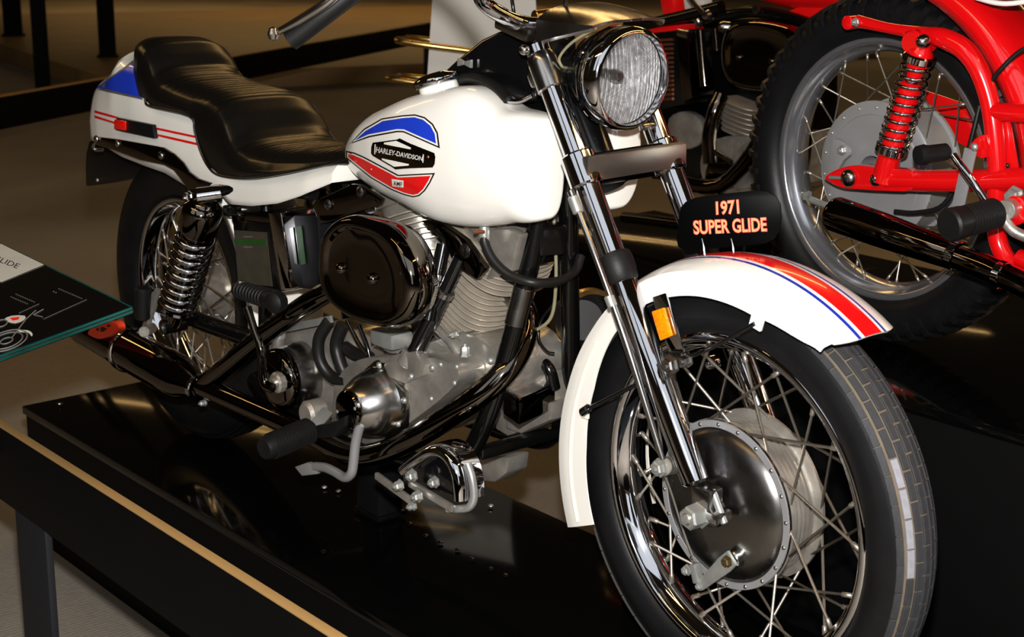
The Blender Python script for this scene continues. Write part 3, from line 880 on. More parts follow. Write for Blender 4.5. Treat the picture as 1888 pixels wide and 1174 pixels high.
# filler neck and cap
cb = A(812, 172, -.083)
up = V((-.30, -.12, 1)).normalized()
lathe('filler_neck', cb-up*.012, up, [(0, .034), (.014, .0335), (.026, .0335)], white, BK, 36)
lathe('filler_cap', cb+up*.014, up, [(0, .032), (.001, .0385), (.006, .0405), (.010, .0405), (.014, .038), (.016, .033), (.019, .03), (.021, .015), (.0215, 0)], chrome, BK, 40)
cb2 = V((cb.x, -cb.y, cb.z)); up2 = V((up.x, -up.y, up.z))
lathe('filler_neck', cb2-up2*.012, up2, [(0, .034), (.014, .0335), (.026, .0335)], white, BK, 36)
lathe('filler_cap', cb2+up2*.014, up2, [(0, .032), (.001, .0385), (.006, .0405), (.010, .0405), (.014, .038), (.016, .033), (.019, .03), (.021, .015), (.0215, 0)], chrome, BK, 40)
# instrument console between the halves
cp = [(806, 140), (840, 108), (885, 72), (915, 58), (945, 54), (972, 57), (984, 66), (987, 120), (985, 185), (970, 190), (930, 185), (880, 165), (830, 158)]
cpr = [A(px, py, -.048) for px, py in cp]
CON = loft('instrument_console', [[V((p.x-.004*0, -.046*sc, p.z-(1-abs(sc))*0)) for p in pp] for sc, pp in ((1, cpr), (.4, cpr), (-.4, cpr), (-1, cpr))], blackp, BK)
mb = CON.modifiers.new('bevel', 'BEVEL'); mb.width = .008; mb.segments = 3; mb.limit_method = 'ANGLE'; mb.angle_limit = R_(40)
kn = A(860, 116, -.05)
for dx in (-.011, .011):
    prism('console_clip', [kn+V((dx*1.6, 0, .007)), kn+V((dx*.1, 0, .003)), kn+V((dx*.1, 0, -.003)), kn+V((dx*1.6, 0, -.007))], (0, -.006, 0), zinc, CON, .0012)
tube('console_gasket', [A(px, py, y) for px, py, y in [(800, 152, -.04), (838, 147, -.055), (868, 144, -.06), (895, 150, -.068), (918, 164, -.076), (938, 186, -.084)]], .0085, rubber, BK, 10, 5)
tube('console_trim', [A(938, 186, -.084), A(958, 186, -.08), A(981, 176, -.07)], .004, chrome, BK, 8, 4)

# --- seat
SEATZ = [(-.207, .835), (-.197, .862), (-.17, .886), (-.12, .899), (-.07, .901), (-.035, .892), (-.008, .870), (.012, .846), (.04, .830), (.10, .822), (.18, .816), (.25, .812), (.29, .803), (.32, .780), (.345, .750), (.37, .732), (.42, .724), (.52, .729), (.62, .742), (.70, .756), (.78, .765), (.86, .760)]
BOTP = [A(px, py, -.115) for px, py in [(247, 96), (252, 140), (264, 184), (275, 196), (352, 212), (362, 240), (372, 275), (388, 306), (410, 322), (455, 327), (500, 324), (560, 313), (640, 293)]]
BOT = [(-.207, .815), (-.16, .80), (-.12, .782)]+[(p.x, p.z) for p in BOTP[2:]]+[(.9, .72)]
BOT.sort()
SW = [(-.207, .012), (-.197, .030), (-.175, .050), (-.145, .070), (-.11, .087), (-.07, .100), (-.02, .109), (.03, .112), (.25, .118), (.35, .125), (.5, .135), (.62, .128), (.75, .1), (.86, .08)]
rings = []
NS = 230
for i in range(NS+1):
    x = -.206+(.86+.206)*i/NS
    zt = interp(SEATZ, x); zb_ = interp(BOT, x); w = interp(SW, x)
    rip = 0
    for a, b in ((.005, .275), (.385, .70)):
        if a < x < b: rip = abs(math.sin(math.pi*(x-a)/.0225))**.6*.0055*min(1, (x-a)/.02, (b-x)/.03)-.003
    ring = []
    for k in range(36):
        t = k/35*2-1           # -1 right edge .. 1 left edge over the top
        at_ = abs(t)
        if at_ > .62:          # side wall
            q = (at_-.62)/.38
            y = w*(1-.05*(1-q)**2)+.004*math.sin(q*math.pi); z = zt-.030+(zb_-(zt-.030))*q
            if q < .25: z = zt-.016-(.014)*(q/.25)+(zb_-(zt-.03))*q*.9
        else:
            q = at_/.62
            y = w*(q**.9)*.965; z = zt-.018*q**4.0-.004*q*q
            z += rip*max(0, 1-max(0, q-.72)/.2)
        ring.append(V((x, math.copysign(y, t), z)))
    ring.append(V((x, w*.5, zb_+.004))); ring.append(V((x, -w*.5, zb_+.004)))
    rings.append(ring)
SEAT = loft('seat', rings, vinyl, BK, angle=70)
for sd in (-1, 1):
    tube('seat_piping', [V((p.x, sd*(interp(SW, p.x)+.002), p.z)) for p in BOTP[2:]], .0028, vinyl, SEAT, 6, 4)

# --- tail body: white glass-fibre boat tail from under the tank to the rear
TT = [(-.385, .765), (-.34, .80), (-.29, .815), (-.25, .835), (-.21, .865), (-.19, .862), (-.1, .86), (0, .80), (.2, .77), (.30, .735), (.36, .70), (.5, .705), (.6, .72), (.7, .74)]
tb_ = [A(px, py, -.118) for px, py in [(178, 270), (216, 290), (262, 306), (300, 318), (345, 344), (385, 352), (412, 360), (426, 376), (470, 379), (520, 374), (560, 361), (600, 343), (645, 322)]]
TBt = [(-.40, tb_[0].z)]+[(p.x, p.z) for p in tb_]
TW = [(-.39, .060), (-.36, .082), (-.30, .094), (-.2, .104), (0, .114), (.2, .119), (.35, .122), (.5, .128), (.62, .128), (.72, .118)]
rings = []
for i in range(81):
    x = -.385+(.70+.385)*i/80
    zt = interp(TT, x); zb_ = interp(TBt, x); w = interp(TW, x); drop = .03 if x < .28 else max(.006, .03-(x-.28)*.3)
    ring = []
    for k in range(28):
        t = k/27*2-1; at_ = abs(t)
        if at_ > .45:
            q = (at_-.45)/.55
            y = w*(.80+.2*min(1, q*1.8)**.7); z = zt-drop-(zt-drop-zb_)*q
        else:
            q = at_/.45; y = w*.80*q; z = zt-drop*q**2.2
        ring.append(V((x, math.copysign(y, t), z)))
    rings.append(ring)
vs = [p for r in rings for p in r]; n = 28; fs = []
for i in range(80):
    for k in range(n-1): fs.append((i*n+k, i*n+k+1, (i+1)*n+k+1, (i+1)*n+k))
for e in (0, 80): fs.append(tuple(e*n+k for k in range(n)))
TAIL = from_data('tail_body', vs, fs, white, BK, angle=35)
sm = TAIL.modifiers.new('shell', 'SOLIDIFY'); sm.thickness = .004; sm.offset = -1
TLB = bvh_of(TAIL)
def z4(pts): return [(140+a/5.87, 60+b/5.87) for a, b in pts]
decal('tail_print_grey', z4([(215, 612), (340, 505), (500, 395), (620, 300), (650, 400), (725, 730), (690, 720), (350, 645)]), TLB, dimprint, TAIL, .0008, 5)
decal('tail_print_blue', z4([(225, 600), (350, 515), (505, 420), (622, 335), (650, 420), (720, 700), (690, 698), (350, 615)]), TLB, blue, TAIL, .0014, 5)
decal('tail_stripe', z4([(205, 840), (470, 915), (470, 938), (205, 868)]), TLB, red, TAIL, .0012, 4)
decal('tail_stripe', z4([(205, 895), (470, 980), (470, 1002), (205, 922)]), TLB, red, TAIL, .0012, 4)
decal('tail_stripe', z4([(880, 1028), (1100, 1075), (1330, 1125), (1330, 1148), (1100, 1100), (880, 1052)]), TLB, red, TAIL, .0012, 4)
decal('tail_stripe', z4([(890, 1098), (1100, 1145), (1340, 1200), (1340, 1226), (1100, 1172), (890, 1122)]), TLB, red, TAIL, .0012, 4)
ym = -.112
SM = prism('side_marker', [A(*p, ym) for p in z4([(480, 915), (870, 995), (895, 1145), (470, 1050)])], (0, -.010, 0), darkplastic, BK, .002)
prism('marker_lens', [A(*p, ym-.002) for p in z4([(465, 932), (580, 955), (580, 1058), (460, 1038)])], (0, -.012, 0), redlens, SM, .003)
# rear fender under the body, in front of and above the wheel
vs, fs = [], []
angs = list(range(-2, 112, 4))
for a in angs:
    for y, dr in [(-.085, -.02), (-.088, 0), (-.07, .014), (-.03, .02), (0, .021), (.03, .02), (.07, .014), (.088, 0), (.085, -.02)]:
        r = .352+dr; vs.append(V((r*math.cos(R_(a)), y, .333+r*math.sin(R_(a)))))
for i in range(len(angs)-1):
    for j in range(8): a = i*9+j; fs.append((a, a+1, a+10, a+9))
RF = from_data('rear_fender', vs, fs, white, BK, angle=50)
s_ = RF.modifiers.new('shell', 'SOLIDIFY'); s_.thickness = .003
# licence plate holder / tail lamp hanging behind
prism('plate_bracket', [A(px, py, -.03) for px, py in smooth2([(164, 262), (200, 262), (262, 290), (262, 322), (172, 342), (158, 332)], 3)], (0, .03, 0), darkplastic, BK, .002)
lathe('plate_bolt', A(180, 332, -.031), (0, -1, 0), [(0, .005), (.003, .003), (.003, 0)], zinc, BK, 10)
# fender strut with bolts (right) and its twin
def zz3(pts): return [(140+a/5.24, 250+b/5.24) for a, b in pts]
stt = zz3([(205, 5), (400, 28), (860, 110), (960, 170), (1050, 255), (1110, 345), (1200, 410), (1330, 455)])
stb = zz3([(1250, 520), (1110, 515), (1040, 420), (970, 330), (880, 280), (640, 230), (400, 140), (220, 88)])
sp = [A(px, py, -.126) for px, py in stt+stb]
ST = prism('fender_strut', sp, (0, -.007, 0), dchrome, BK, .002)
prism('fender_strut', [V((p.x, .126, p.z)) for p in sp], (0, .007, 0), dchrome, BK, .002)
for px, py in zz3([(200, 32), (405, 78), (825, 192)]):
    bolt('strut_bolt', A(px, py, -.134), (0, -1, 0), .0085 if py < 275 else .009, .006, polish, ST, True)
tube('strut_hook', [A(180, 258, -.13), A(172, 268, -.13), A(176, 276, -.125), A(190, 276, -.115)], .004, polish, ST, 8, 4)

# --- shocks
for sd in (-1, 1):
    def Q(px, py, y):
        p = A(px, py, -y); return V((p.x, sd*y, p.z))
    yk = .150
    top = Q(378, 372, yk); bot = Q(318, 600, yk); ax_ = (bot-top).normalized(); L = (bot-top).length
    cyl('shock_mount', Q(362, 362, yk+.012), Q(408, 356, .118), .0175, chrome, BK)
    bolt('shock_bolt', Q(350, 364, yk+.016), (0, sd, 0), .011, .012, polish, BK)
    SH = lathe('shock_absorber', top, ax_, [(0, .018), (.01, .030), (.02, .0325), (.085, .0325), (.09, .029), (.09, .014), (L-.09, .014), (L-.07, .026), (L-.06, .0265), (L-.055, .021), (L-.02, .020), (L, .015)], dchrome, BK, 32)
    helix('shock_spring', top+ax_*.078, bot-ax_*.062, 9.3, .0365, .0064, chrome, SH, 8, 22)
    lathe('spring_seat', bot-ax_*.064, ax_, [(0, .042), (.006, .0435), (.012, .039), (.016, .022)], chrome, SH, 32)
    lathe('spring_cover', top, ax_, [(.005, .030), (.012, .0385), (.02, .0405), (.07, .0405), (.074, .0385)], dchrome, SH, 32)
    cyl('shock_eye', bot+V((0, -sd*.03, 0)), bot+V((0, sd*.025, 0)), .0165, blackf, SH)

# --- rear wheel
RM = M.Translation((0, 0, .333))
RT = lathe_w('rear_tire', RM, tire_prof(.333, .064, .222, .022, .04), tirem, BK, 80)
for yy in (-.034, -.017, 0, .017, .034):
    lathe_w('tread_rib', RM, [(yy-.006, .331-(yy/.064)**2*.022), (yy-.0052, .3352-(yy/.064)**2*.022), (yy+.0052, .3352-(yy/.064)**2*.022), (yy+.006, .331-(yy/.064)**2*.022)], tirem, RT, 80)
k_ = [(y*1.35, r-.0355) for y, r in rimp]
RRIM = lathe_w('rear_rim', RM, k_, chrome, BK, 72, angle=70)
spokes(RRIM, RM, 20, .06, .045, .1955, .01, 62, .0021)
lathe_w('rear_hub', RM, [(-.06, .058), (-.055, .06), (-.05, .042), (.04, .042), (.045, .105), (.07, .105), (.075, .09), (.085, .02), (-.085, .02), (-.07, .03)], cast, BK, 48)
lathe_w('rear_brake_disc', RM, [(-.078, .046), (-.072, .048), (-.066, .046), (-.066, .02), (-.09, .02), (-.088, .035)], polish, BK, 48)
for sd in (-1, 1):
    tube('swingarm', [V((0, sd*.115, .325)), V((.2, sd*.11, .322)), V((.42, sd*.09, .32))], .019, blackf, BK, 14, 4)
box('axle_plate', (-.01, -.115, .33), (.07, .012, .05), blackf, BK, bev=.006)
bolt('rear_axle_nut', (0, -.122, .333), (0, -1, 0), .016, .014, zinc, BK)

# --- muffler and pipes
m0 = A(368, 716, -.165); m1 = A(150, 596, -.175); md = (m1-m0)
mdn = md.normalized(); L = md.length
lathe('muffler', m0, mdn, [(-.01, .021), (.0, .022), (.03, .030), (.06, .042), (.09, .047), (.14, .0475), (L-.05, .0475), (L-.02, .045), (L, .035), (L+.02, .03), (L+.02, 0)], dchrome, BK, 40)
for s, r in ((.005, .026), (.30, .0488)):
    q = m0+mdn*s
    lathe('muffler_clamp', q, mdn, [(-.006, r), (-.005, r+.003), (.005, r+.003), (.006, r)], chrome, BK, 40, True)
bolt('clamp_screw', A(378, 742, -.17), (0, -1, 0), .006, .012, zinc, BK)
tube('front_exhaust_pipe', [A(935, 535, .0), A(962, 560, -.01), A(969, 600, -.02), A(957, 645, -.045), A(922, 695, -.085), A(860, 746, -.125), A(770, 803, -.150), A(700, 835, -.158), A(640, 836, -.160), A(560, 795, -.162), A(470, 755, -.163), A(372, 712, -.165)], .0215, dchrome, BK, 18, 7)
tube('rear_exhaust_pipe', [A(650, 515, -.1), A(600, 540, -.125), A(545, 575, -.14), A(480, 622, -.15), A(425, 668, -.158), A(380, 706, -.162)], .0205, dchrome, BK, 18, 7)
q0 = V((1.1445, -.063, .515)); q1 = V((1.1535, -.0515, .578))
lathe('tube_sleeve', q0, q1-q0, [(0, .0172), (.001, .0180), ((q1-q0).length, .0180), ((q1-q0).length+.001, .0172)], brushed, BK, 24)
# exhaust tag stuck on the muffler
tgp = A(196, 603, -.215); 

# --- frame tubes
def bothsides(name, pts, r, mat=blackf, n=6):
    for sd in (1, -1):
        tube(name, [V((p[0], sd*p[1], p[2])) for p in pts], r, mat, BK, 14, n)
bothsides('downtube', [(1.175, -.02, .86), (1.168, -.03, .725), (1.150, -.055, .555), (1.125, -.085, .40), (1.098, -.10, .315), (1.062, -.105, .262), (1.0, -.11, .235), (.8, -.12, .22), (.5, -.12, .22), (.40, -.115, .25)], .0165)
tube('backbone', [V((1.16, 0, .88)), V((.9, 0, .80)), V((.6, 0, .72)), V((.42, 0, .68))], .02, blackf, BK, 14)
bothsides('seat_post_tube', [(.42, -.10, .24), (.425, -.10, .4), (.42, -.09, .55), (.41, -.08, .66)], .014)
bothsides('upper_rail', [(.58, -.08, .655), (.42, -.10, .645), (.28, -.118, .62)], .014)
box('downtube_gusset', (1.158, 0, .64), (.012, .085, .05), blackf, BK, (1, 0, -.2), bev=.004)
box('lower_crossmember', A(955, 815, 0), (.03, .19, .02), blackf, BK, (1, 0, .1), bev=.006)
bolt('gusset_bolt', A(1005, 452, -.01), (.8, -.4, 0), .005, .006, zinc, BK)
box('gusset_plate', A(1008, 438, -.01), (.055, .05, .05), blackf, BK, (1, -.3, 0), bev=.006)

# --- engine
K = V((.915, 0, .37))
def sup_ring(c, ax, r, n=36, ex=3.0, cut=1.0):
    ax = V(ax).normalized(); w = V((0, 1, 0)); u = w.cross(ax).normalized(); out = []
    for k in range(n):
        a = 2*math.pi*k/n; ca, sa = math.cos(a), math.sin(a)
        out.append(V(c)+u*math.copysign(abs(ca)**(2/ex), ca)*r*cut+w*math.copysign(abs(sa)**(2/ex), sa)*r)
    return out
def cylinder(ang, front):
    d = V((math.sin(R_(ang)), 0, math.cos(R_(ang))))
    CY = loft('engine_cylinder', [sup_ring(K+d*s, d, r) for s, r in ((.07, .058), (.10, .058), (.235, .058), (.30, .062))], cast, BK)
    for i in range(11):
        s = .108+i*.0112; r = .076-.006*max(0, (4-i)/4)
        loft('fin', [sup_ring(K+d*(s+o_), d, rr_) for o_, rr_ in ((-.0018, .05), (-.0012, r), (.0010, r), (.0018, .05))], finm, CY, angle=30)
    HD = loft('cylinder_head', [sup_ring(K+d*s, d, r) for s, r in ((.236, .06), (.315, .066))], cast, BK)
    for i in range(6):
        s = .240+i*.0105
        loft('fin', [sup_ring(K+d*(s+o_), d, rr_, cut=1.12) for o_, rr_ in ((-.0018, .05), (-.0012, .081), (.0010, .081), (.0018, .05))], finm, HD, angle=30)
    X_ = V((d.z, 0, -d.x))
    RB = box('rocker_box', K+d*.330, (.135, .150, .035), cast, BK, X_, d, .010)
    box('rocker_cover', K+d*.356, (.115, .125, .022), cast, RB, X_, d, .009)
    for sx in (-1, 1):
        for sy in (-1, 1): bolt('head_bolt', K+d*.347+X_*.058*sx+V((0, .064*sy, 0)), d, .007, .007, zinc, RB)
    return d
df = cylinder(25, True); dr_ = cylinder(-20, False)
# crankcase, gear cover, nose cone
CC = prism('crankcase', [A(px, py, -.075) for px, py in smooth2([(650, 690), (680, 640), (730, 622), (790, 630), (850, 612), (905, 640), (922, 690), (905, 735), (850, 775), (800, 800), (720, 815), (660, 790)], 3)], (0, .15, 0), cast, BK, .006)
for px, py in [(845, 655), (905, 665), (880, 745), (830, 775)]: bolt('case_bolt', A(px, py, -.076), (0, -1, 0), .007, .007, zinc, CC, True)
tube('case_rib', [A(800, 600, -.078), A(838, 640, -.08), A(862, 690, -.08), A(868, 725, -.08)], .008, cast, CC, 10, 4)
tube('case_rib', [A(775, 640, -.078), A(830, 690, -.08), A(880, 700, -.08), A(915, 690, -.08)], .007, cast, CC, 10, 4)
GC = prism('gear_cover', [A(px, py, -.076) for px, py in smooth2([(662, 700), (690, 662), (730, 648), (790, 650), (845, 648), (888, 664), (893, 690), (860, 725), (800, 770), (760, 800), (705, 806), (665, 780)], 3)], (0, -.058, 0), cast, BK, .006)
nc = A(712, 738, -.135)
lathe('nose_cone', nc, (0, -1, 0), [(-.003, .070), (.006, .0695), (.012, .064), (.030, .0605), (.050, .054), (.066, .045), (.076, .0375), (.078, .0355), (.0785, .0345)], polish, BK, 48, angle=50)
NCAP = lathe('timer_cover', nc+V((0, -.0785, 0)), (0, -1, 0), [(0, .0345), (.005, .0345), (.008, .032), (.009, 0)], dchrome, BK, 40)
for a in (20, 200): bolt('timer_screw', nc+V((.029*math.cos(R_(a)), -.087, .029*math.sin(R_(a)))), (0, -1, 0), .0035, .002, zinc, NCAP, True)
apex = [A(px, py, -.137) for px, py in [(640, 715), (668, 690), (700, 662), (756, 722), (755, 752), (735, 790), (694, 803), (655, 795)]]
prism('nose_flange', apex, (0, -.012, 0), polish, BK, .004)
for px, py in [(700, 673), (746, 738), (735, 781)]:
    bolt('cover_screw', A(px, py, -.150), (0, -1, 0), .006, .006, zinc, GC, True)
for px, py in [(775, 690), (812, 672), (842, 676), (838, 706), (795, 735)]:
    bolt('cover_screw', A(px, py, -.134), (0, -1, 0), .005, .004, zinc, GC, True)
# lifter blocks and pushrod tubes
for (tx, ty), (mx, my), (bx_, by) in [((849, 476), (820, 538), (762, 654)), ((818, 450), (806, 510), (790, 590))]:
    t0, t1, t2 = A(tx, ty, -.092), A(mx, my, -.108), A(bx_, by, -.130)
    PT = tube('pushrod_tube', [t0, t1], .0125, blackp, BK, 16, straight=True)
    tube('pushrod_tube', [t1, t2], .0148, blackp, BK, 16, straight=True)
    lathe('tube_collar', t1, t2-t1, [(-.005, .012), (-.003, .0175), (.006, .0175), (.008, .0145)], polish, PT, 20)
lb = A(762, 668, -.118)
LB = prism('lifter_block', [A(px, py, -.125) for px, py in [(728, 668), (744, 650), (778, 644), (806, 668), (800, 688), (766, 702), (738, 690)]], (0, -.026, 0), cast, BK, .004)
cyl('tube_seat', A(764, 650, -.130), A(752, 674, -.138), .021, cast, LB)
for px, py in [(758, 694), (797, 678)]: bolt('block_screw', A(px, py, -.151), (0, -1, 0), .006, .005, zinc, LB, True)
bolt('case_stud', A(857, 655, -.10), (0, 0, 1), .008, .016, zinc, BK)
bolt('case_stud', A(840, 560+55, -.085), (0, -1, 0), .006, .012, zinc, BK)
# carburettor and intake behind the air cleaner
cyl('carburettor', A(735, 560, -.12), A(760, 540, .0), .032, cast, BK)
cyl('intake_flange', A(725, 628, -.12), A(742, 622, -.06), .024, polish, BK)
box('float_bowl', A(722, 622, -.12), (.065, .05, .03), zinc, BK, bev=.008)
# air cleaner
acp = smooth2([(586, 488), (590, 445), (606, 414), (634, 398), (668, 402), (706, 415), (734, 440), (753, 475), (763, 512), (764, 552), (751, 590), (722, 606), (690, 603), (645, 588), (608, 560), (590, 525)], 4)
acw = [A(px, py, -.232) for px, py in acp]
cc = sum(acw, V())/len(acw)
def acr(y, s): return [V((cc.x+(p.x-cc.x)*s, y, cc.z+(p.z-cc.z)*s)) for p in acw]
AC = loft('air_cleaner_cover', [acr(-.194, .985), acr(-.197, 1.0), acr(-.219, 1.0), acr(-.226, .985), acr(-.234, .955), acr(-.2385, .91), acr(-.2395, .85), acr(-.238, .80), acr(-.2335, .77), acr(-.2325, .74), acr(-.2325, .4), acr(-.2325, .02)], dchrome, BK, angle=60)
loft('air_filter_body', [acr(-.170, .86), acr(-.172, .88), acr(-.193, .92)], chrome, AC)
for px, py in [(630, 495), (688, 514)]:
    bolt('cover_dome_screw', A(px, py, -.2325), (0, -1, 0), .0105, .011, dchrome, AC, True)
# engine mount plates
MP = prism('mount_plate', [A(px, py, -.095) for px, py in [(583, 380), (600, 362), (655, 338), (672, 340), (712, 366), (706, 378), (640, 400), (598, 412)]], (0, -.010, 0), dchrome, BK, .003)
for px, py in [(606, 377), (665, 354)]: bolt('mount_bolt', A(px, py, -.106), (0, -1, 0), .0105, .006, brushed, MP, True)
TP = prism('top_mount_bracket', [A(px, py, -.085) for px, py in [(785, 405), (825, 410), (868, 440), (905, 492), (888, 514), (850, 488), (828, 445)]], (0, -.012, 0), dchrome, BK, .003)
bolt('mount_bolt', A(858, 462, -.098), (0, -1, 0), .013, .005, brushed, TP, True)
prism('rocker_side_plate', [A(px, py, -.078) for px, py in [(872, 425), (935, 422), (958, 432), (942, 500), (895, 515), (905, 494)]], (0, .02, 0), cast, BK, .003)
cyl('mount_spacer', A(683, 385, -.09), A(690, 384, -.05), .010, chrome, BK)
# battery, oil tank and straps
OT = prism('battery_box', [A(px, py, -.118) for px, py in [(426, 392), (505, 396), (516, 540), (438, 528)]], (0, .12, 0), blackp, BK, .008)
prism('box_lid', [A(px, py, -.126) for px, py in [(425, 390), (497, 393), (499, 412), (427, 410)]], (0, .12, 0), dchrome, OT, .004)
prism('printed_label', [A(px, py, -.1195) for px, py in [(432, 424), (492, 428), (503, 528), (440, 520)]], (0, -.001, 0), brownpanel, OT, 0)
prism('printed_label_band', [A(px, py, -.121) for px, py in [(432, 440), (490, 443), (492, 452), (433, 449)]], (0, -.0006, 0), greenprint, OT, 0)
for y_ in (435, 454):
    for k2 in range(5):
        prism('printed_label_mark', [A(449+k2*3.4, y_, -.1212), A(451.6+k2*3.4, y_+.2, -.1212), A(451.8+k2*3.4, y_+2.6, -.1212), A(449.2+k2*3.4, y_+2.4, -.1212)], (0, -.0004, 0), dimprint, OT, 0)
prism('box_strap', [A(px, py, -.128) for px, py in [(494, 392), (517, 391), (536, 532), (518, 536)]], (0, .11, 0), chrome, OT, .003)
BT = prism('battery', [A(px, py, -.10) for px, py in [(516, 398), (585, 396), (592, 536), (536, 530)]], (0, .12, 0), darkplastic, BK, .005)
prism('battery_label', [A(px, py, -.102) for px, py in [(519, 418), (532, 416), (546, 488), (530, 492)]], (0, -.0006, 0), brownpanel, BT, 0)
prism('battery_stripe', [A(px, py, -.102) for px, py in [(545, 418), (556, 416), (564, 486), (556, 488)]], (0, -.0006, 0), greenprint, BT, 0)
for k2 in range(5):
    prism('battery_label_mark', [A(521+k2*2.2, 428+k2*11, -.103), A(531+k2*2.2, 427+k2*11, -.103), A(532+k2*2.2, 432+k2*11, -.103), A(522+k2*2.2, 433+k2*11, -.103)], (0, -.0004, 0), greyprint if k2 < 2 else ink, BT, 0)
box('battery_clip', A(428, 388, -.115), (.03, .03, .022), blackp, BK, bev=.006)
# transmission, kicker
TR = prism('transmission_case', [A(px, py, -.10) for px, py in smooth2([(478, 660), (505, 625), (545, 606), (600, 600), (645, 630), (655, 720), (620, 790), (560, 790), (500, 770)], 3)], (0, .2, 0), cast, BK, .006)
kc = A(545, 692, -.12)
lathe('kicker_housing', kc+V((0, .03, 0)), (0, -1, 0), [(0, .066), (.035, .064), (.055, .058), (.058, .05)], polish, BK, 40)
lathe('kicker_cover', kc+V((0, -.03, 0)), (0, -1, 0), [(0, .060), (.010, .060), (.018, .055), (.024, .042), (.027, .02), (.027, 0)], dchrome, BK, 40)
kp = A(507, 706, -.185)
lathe('kicker_nut', kp+V((0, .02, 0)), (0, -1, 0), [(0, .021), (.018, .021), (.022, .017), (.022, .01), (.028, .01), (.028, 0)], cast, BK, 12, angle=25)
tube('kick_arm', [A(503, 716, -.20), A(488, 706, -.205), A(484, 672, -.205), A(480, 640, -.205), A(466, 598, -.205), A(456, 566, -.205)], [.010, .010, .0085, .008, .0075, .0085], dchrome, BK, 12, 5)
KPd = tube('kick_pedal', [A(440, 533, -.205), A(475, 545, -.212), A(506, 556, -.22)], .0165, rubber, BK, 16, 3)
for i in range(9):
    a0 = A(446+i*5.6, 535+i*1.9, -.206-.0013*i); lathe('rubber_ring', a0, A(506, 556, -.22)-A(440, 533, -.205), [(-.0016, .0165), (0, .0185), (.0016, .0165)], rubber, KPd, 16, True)
lathe('pedal_end', A(508, 557, -.22), (.3, -1, 0), [(-.014, .018), (0, .0205), (.008, .0195), (.013, .013), (.015, 0)], rubber, KPd, 20)
lathe('pedal_bolt', A(445, 527, -.205), (0, 0, 1), [(-.012, .012), (.004, .012), (.010, .008), (.012, 0)], polish, KPd, 16)
cyl('shifter_stud', A(512, 655, -.122), A(513, 612, -.122), .012, cast, BK)
lathe('stud_cap', A(514, 614, -.122), (0, 0, 1), [(-.01, .013), (.008, .0145), (.014, .010), (.028, .010), (.03, 0)], zinc, BK, 14)
bar('shift_rod', A(514, 608, -.126), A(612, 588, -.126), .014, .006, zinc, BK)
bolt('case_bolt', A(545, 650, -.105), (0, -1, 0), .010, .014, zinc, BK)
bolt('case_bolt', A(575, 715, -.106), (0, -1, 0), .006, .008, coppr, BK, True)
bolt('case_bolt', A(575, 735, -.106), (0, -1, 0), .006, .008, coppr, BK, True)
# rider foot peg
PB = lathe('peg_mount', A(592, 758, -.16), (0, -1, 0), [(0, .026), (.03, .026), (.036, .02), (.036, 0)], cast, BK, 24)
bar('peg_arm', A(600, 765, -.19), A(578, 792, -.23), .03, .022, zinc, BK)
pg0 = A(574, 792, -.235); pg1 = A(486, 828, -.345); pgd = (pg1-pg0).normalized(); Lp = (pg1-pg0).length
PG = lathe('foot_peg', pg0, pgd, [(0, .018), (.004, .0215), (Lp-.008, .0215), (Lp, .018), (Lp, .008), (Lp-.004, 0)], rubber, BK, 24)
for i in range(13):
    lathe('rubber_ring', pg0+pgd*(.008+i*(Lp-.02)/13), pgd, [(-.0022, .0212), (-.001, .0243), (.001, .0243), (.0022, .0212)], rubber, PG, 24, True)
# passenger peg folded up by the shock
pp = A(262, 588, -.185); pq = A(264, 530, -.185)
PP = cyl('passenger_peg', pp, pq, .0175, rubber, BK, 20, .004)
bar('peg_bracket', A(268, 606, -.17), A(292, 535, -.165), .014, .012, cast, BK)
cyl('peg_hinge', A(265, 612, -.20), A(280, 604, -.16), .012, cast, BK)
# brake pedal
BP = tube('brake_pedal', [A(664, 782, -.21), A(656, 815, -.21), A(652, 850, -.21), A(648, 872, -.21), A(636, 880, -.207), A(618, 870, -.2), A(600, 862, -.195), A(582, 860, -.19)], .0088, greyalu, BK, 12, 5)
prism('pedal_pad', [A(px, py, -.20) for px, py in [(594, 795), (606, 778), (640, 772), (662, 760), (660, 780), (640, 800), (600, 802)]], (0, -.03, 0), rubber, BP, .004)
prism('pedal_stop', [A(px, py, -.185) for px, py in [(552, 858), (575, 850), (596, 858), (592, 872), (566, 875)]], (0, -.012, 0), greyalu, BP, .003)
# chrome master cylinder cover in front
arc = cr([A(px, py, -.205) for px, py in [(742, 868), (768, 848), (796, 833), (818, 838), (834, 858), (843, 888), (845, 922)]], 5)
rings = []
for i, p in enumerate(arc):
    t_ = (arc[min(i+1, len(arc)-1)]-arc[max(i-1, 0)]).normalized(); n_ = V((-t_.z, 0, t_.x))
    if n_.z < 0 and i < 8: n_ = -n_
    rings.append([p+n_*a_+V((0, b_, 0)) for a_, b_ in ((-.010, .002), (-.006, -.006), (.002, -.008), (.008, -.004), (.0115, .004), (.0125, .014), (.0125, .045), (-.004, .045), (-.010, .03))])
MC = loft('master_cylinder_cover', rings, chrome, BK, angle=60)
prism('cylinder_body', [A(px, py, -.196) for px, py in [(742, 892), (742, 872), (770, 852), (797, 840), (816, 848), (830, 868), (836, 915), (800, 905), (770, 905)]], (0, .03, 0), blackp, MC, .004)
tube('brake_rod', [A(862, 855, -.19), A(870, 880, -.19), A(874, 915, -.19), A(866, 934, -.195), A(848, 938, -.2), A(826, 938, -.205)], .007, zinc, BK, 10, 4)
bar('linkage_arm', A(694, 876, -.20), A(762, 926, -.21), .012, .008, cast, BK)
bar('linkage_arm', A(756, 890, -.21), A(836, 938, -.215), .012, .008, cast, BK)
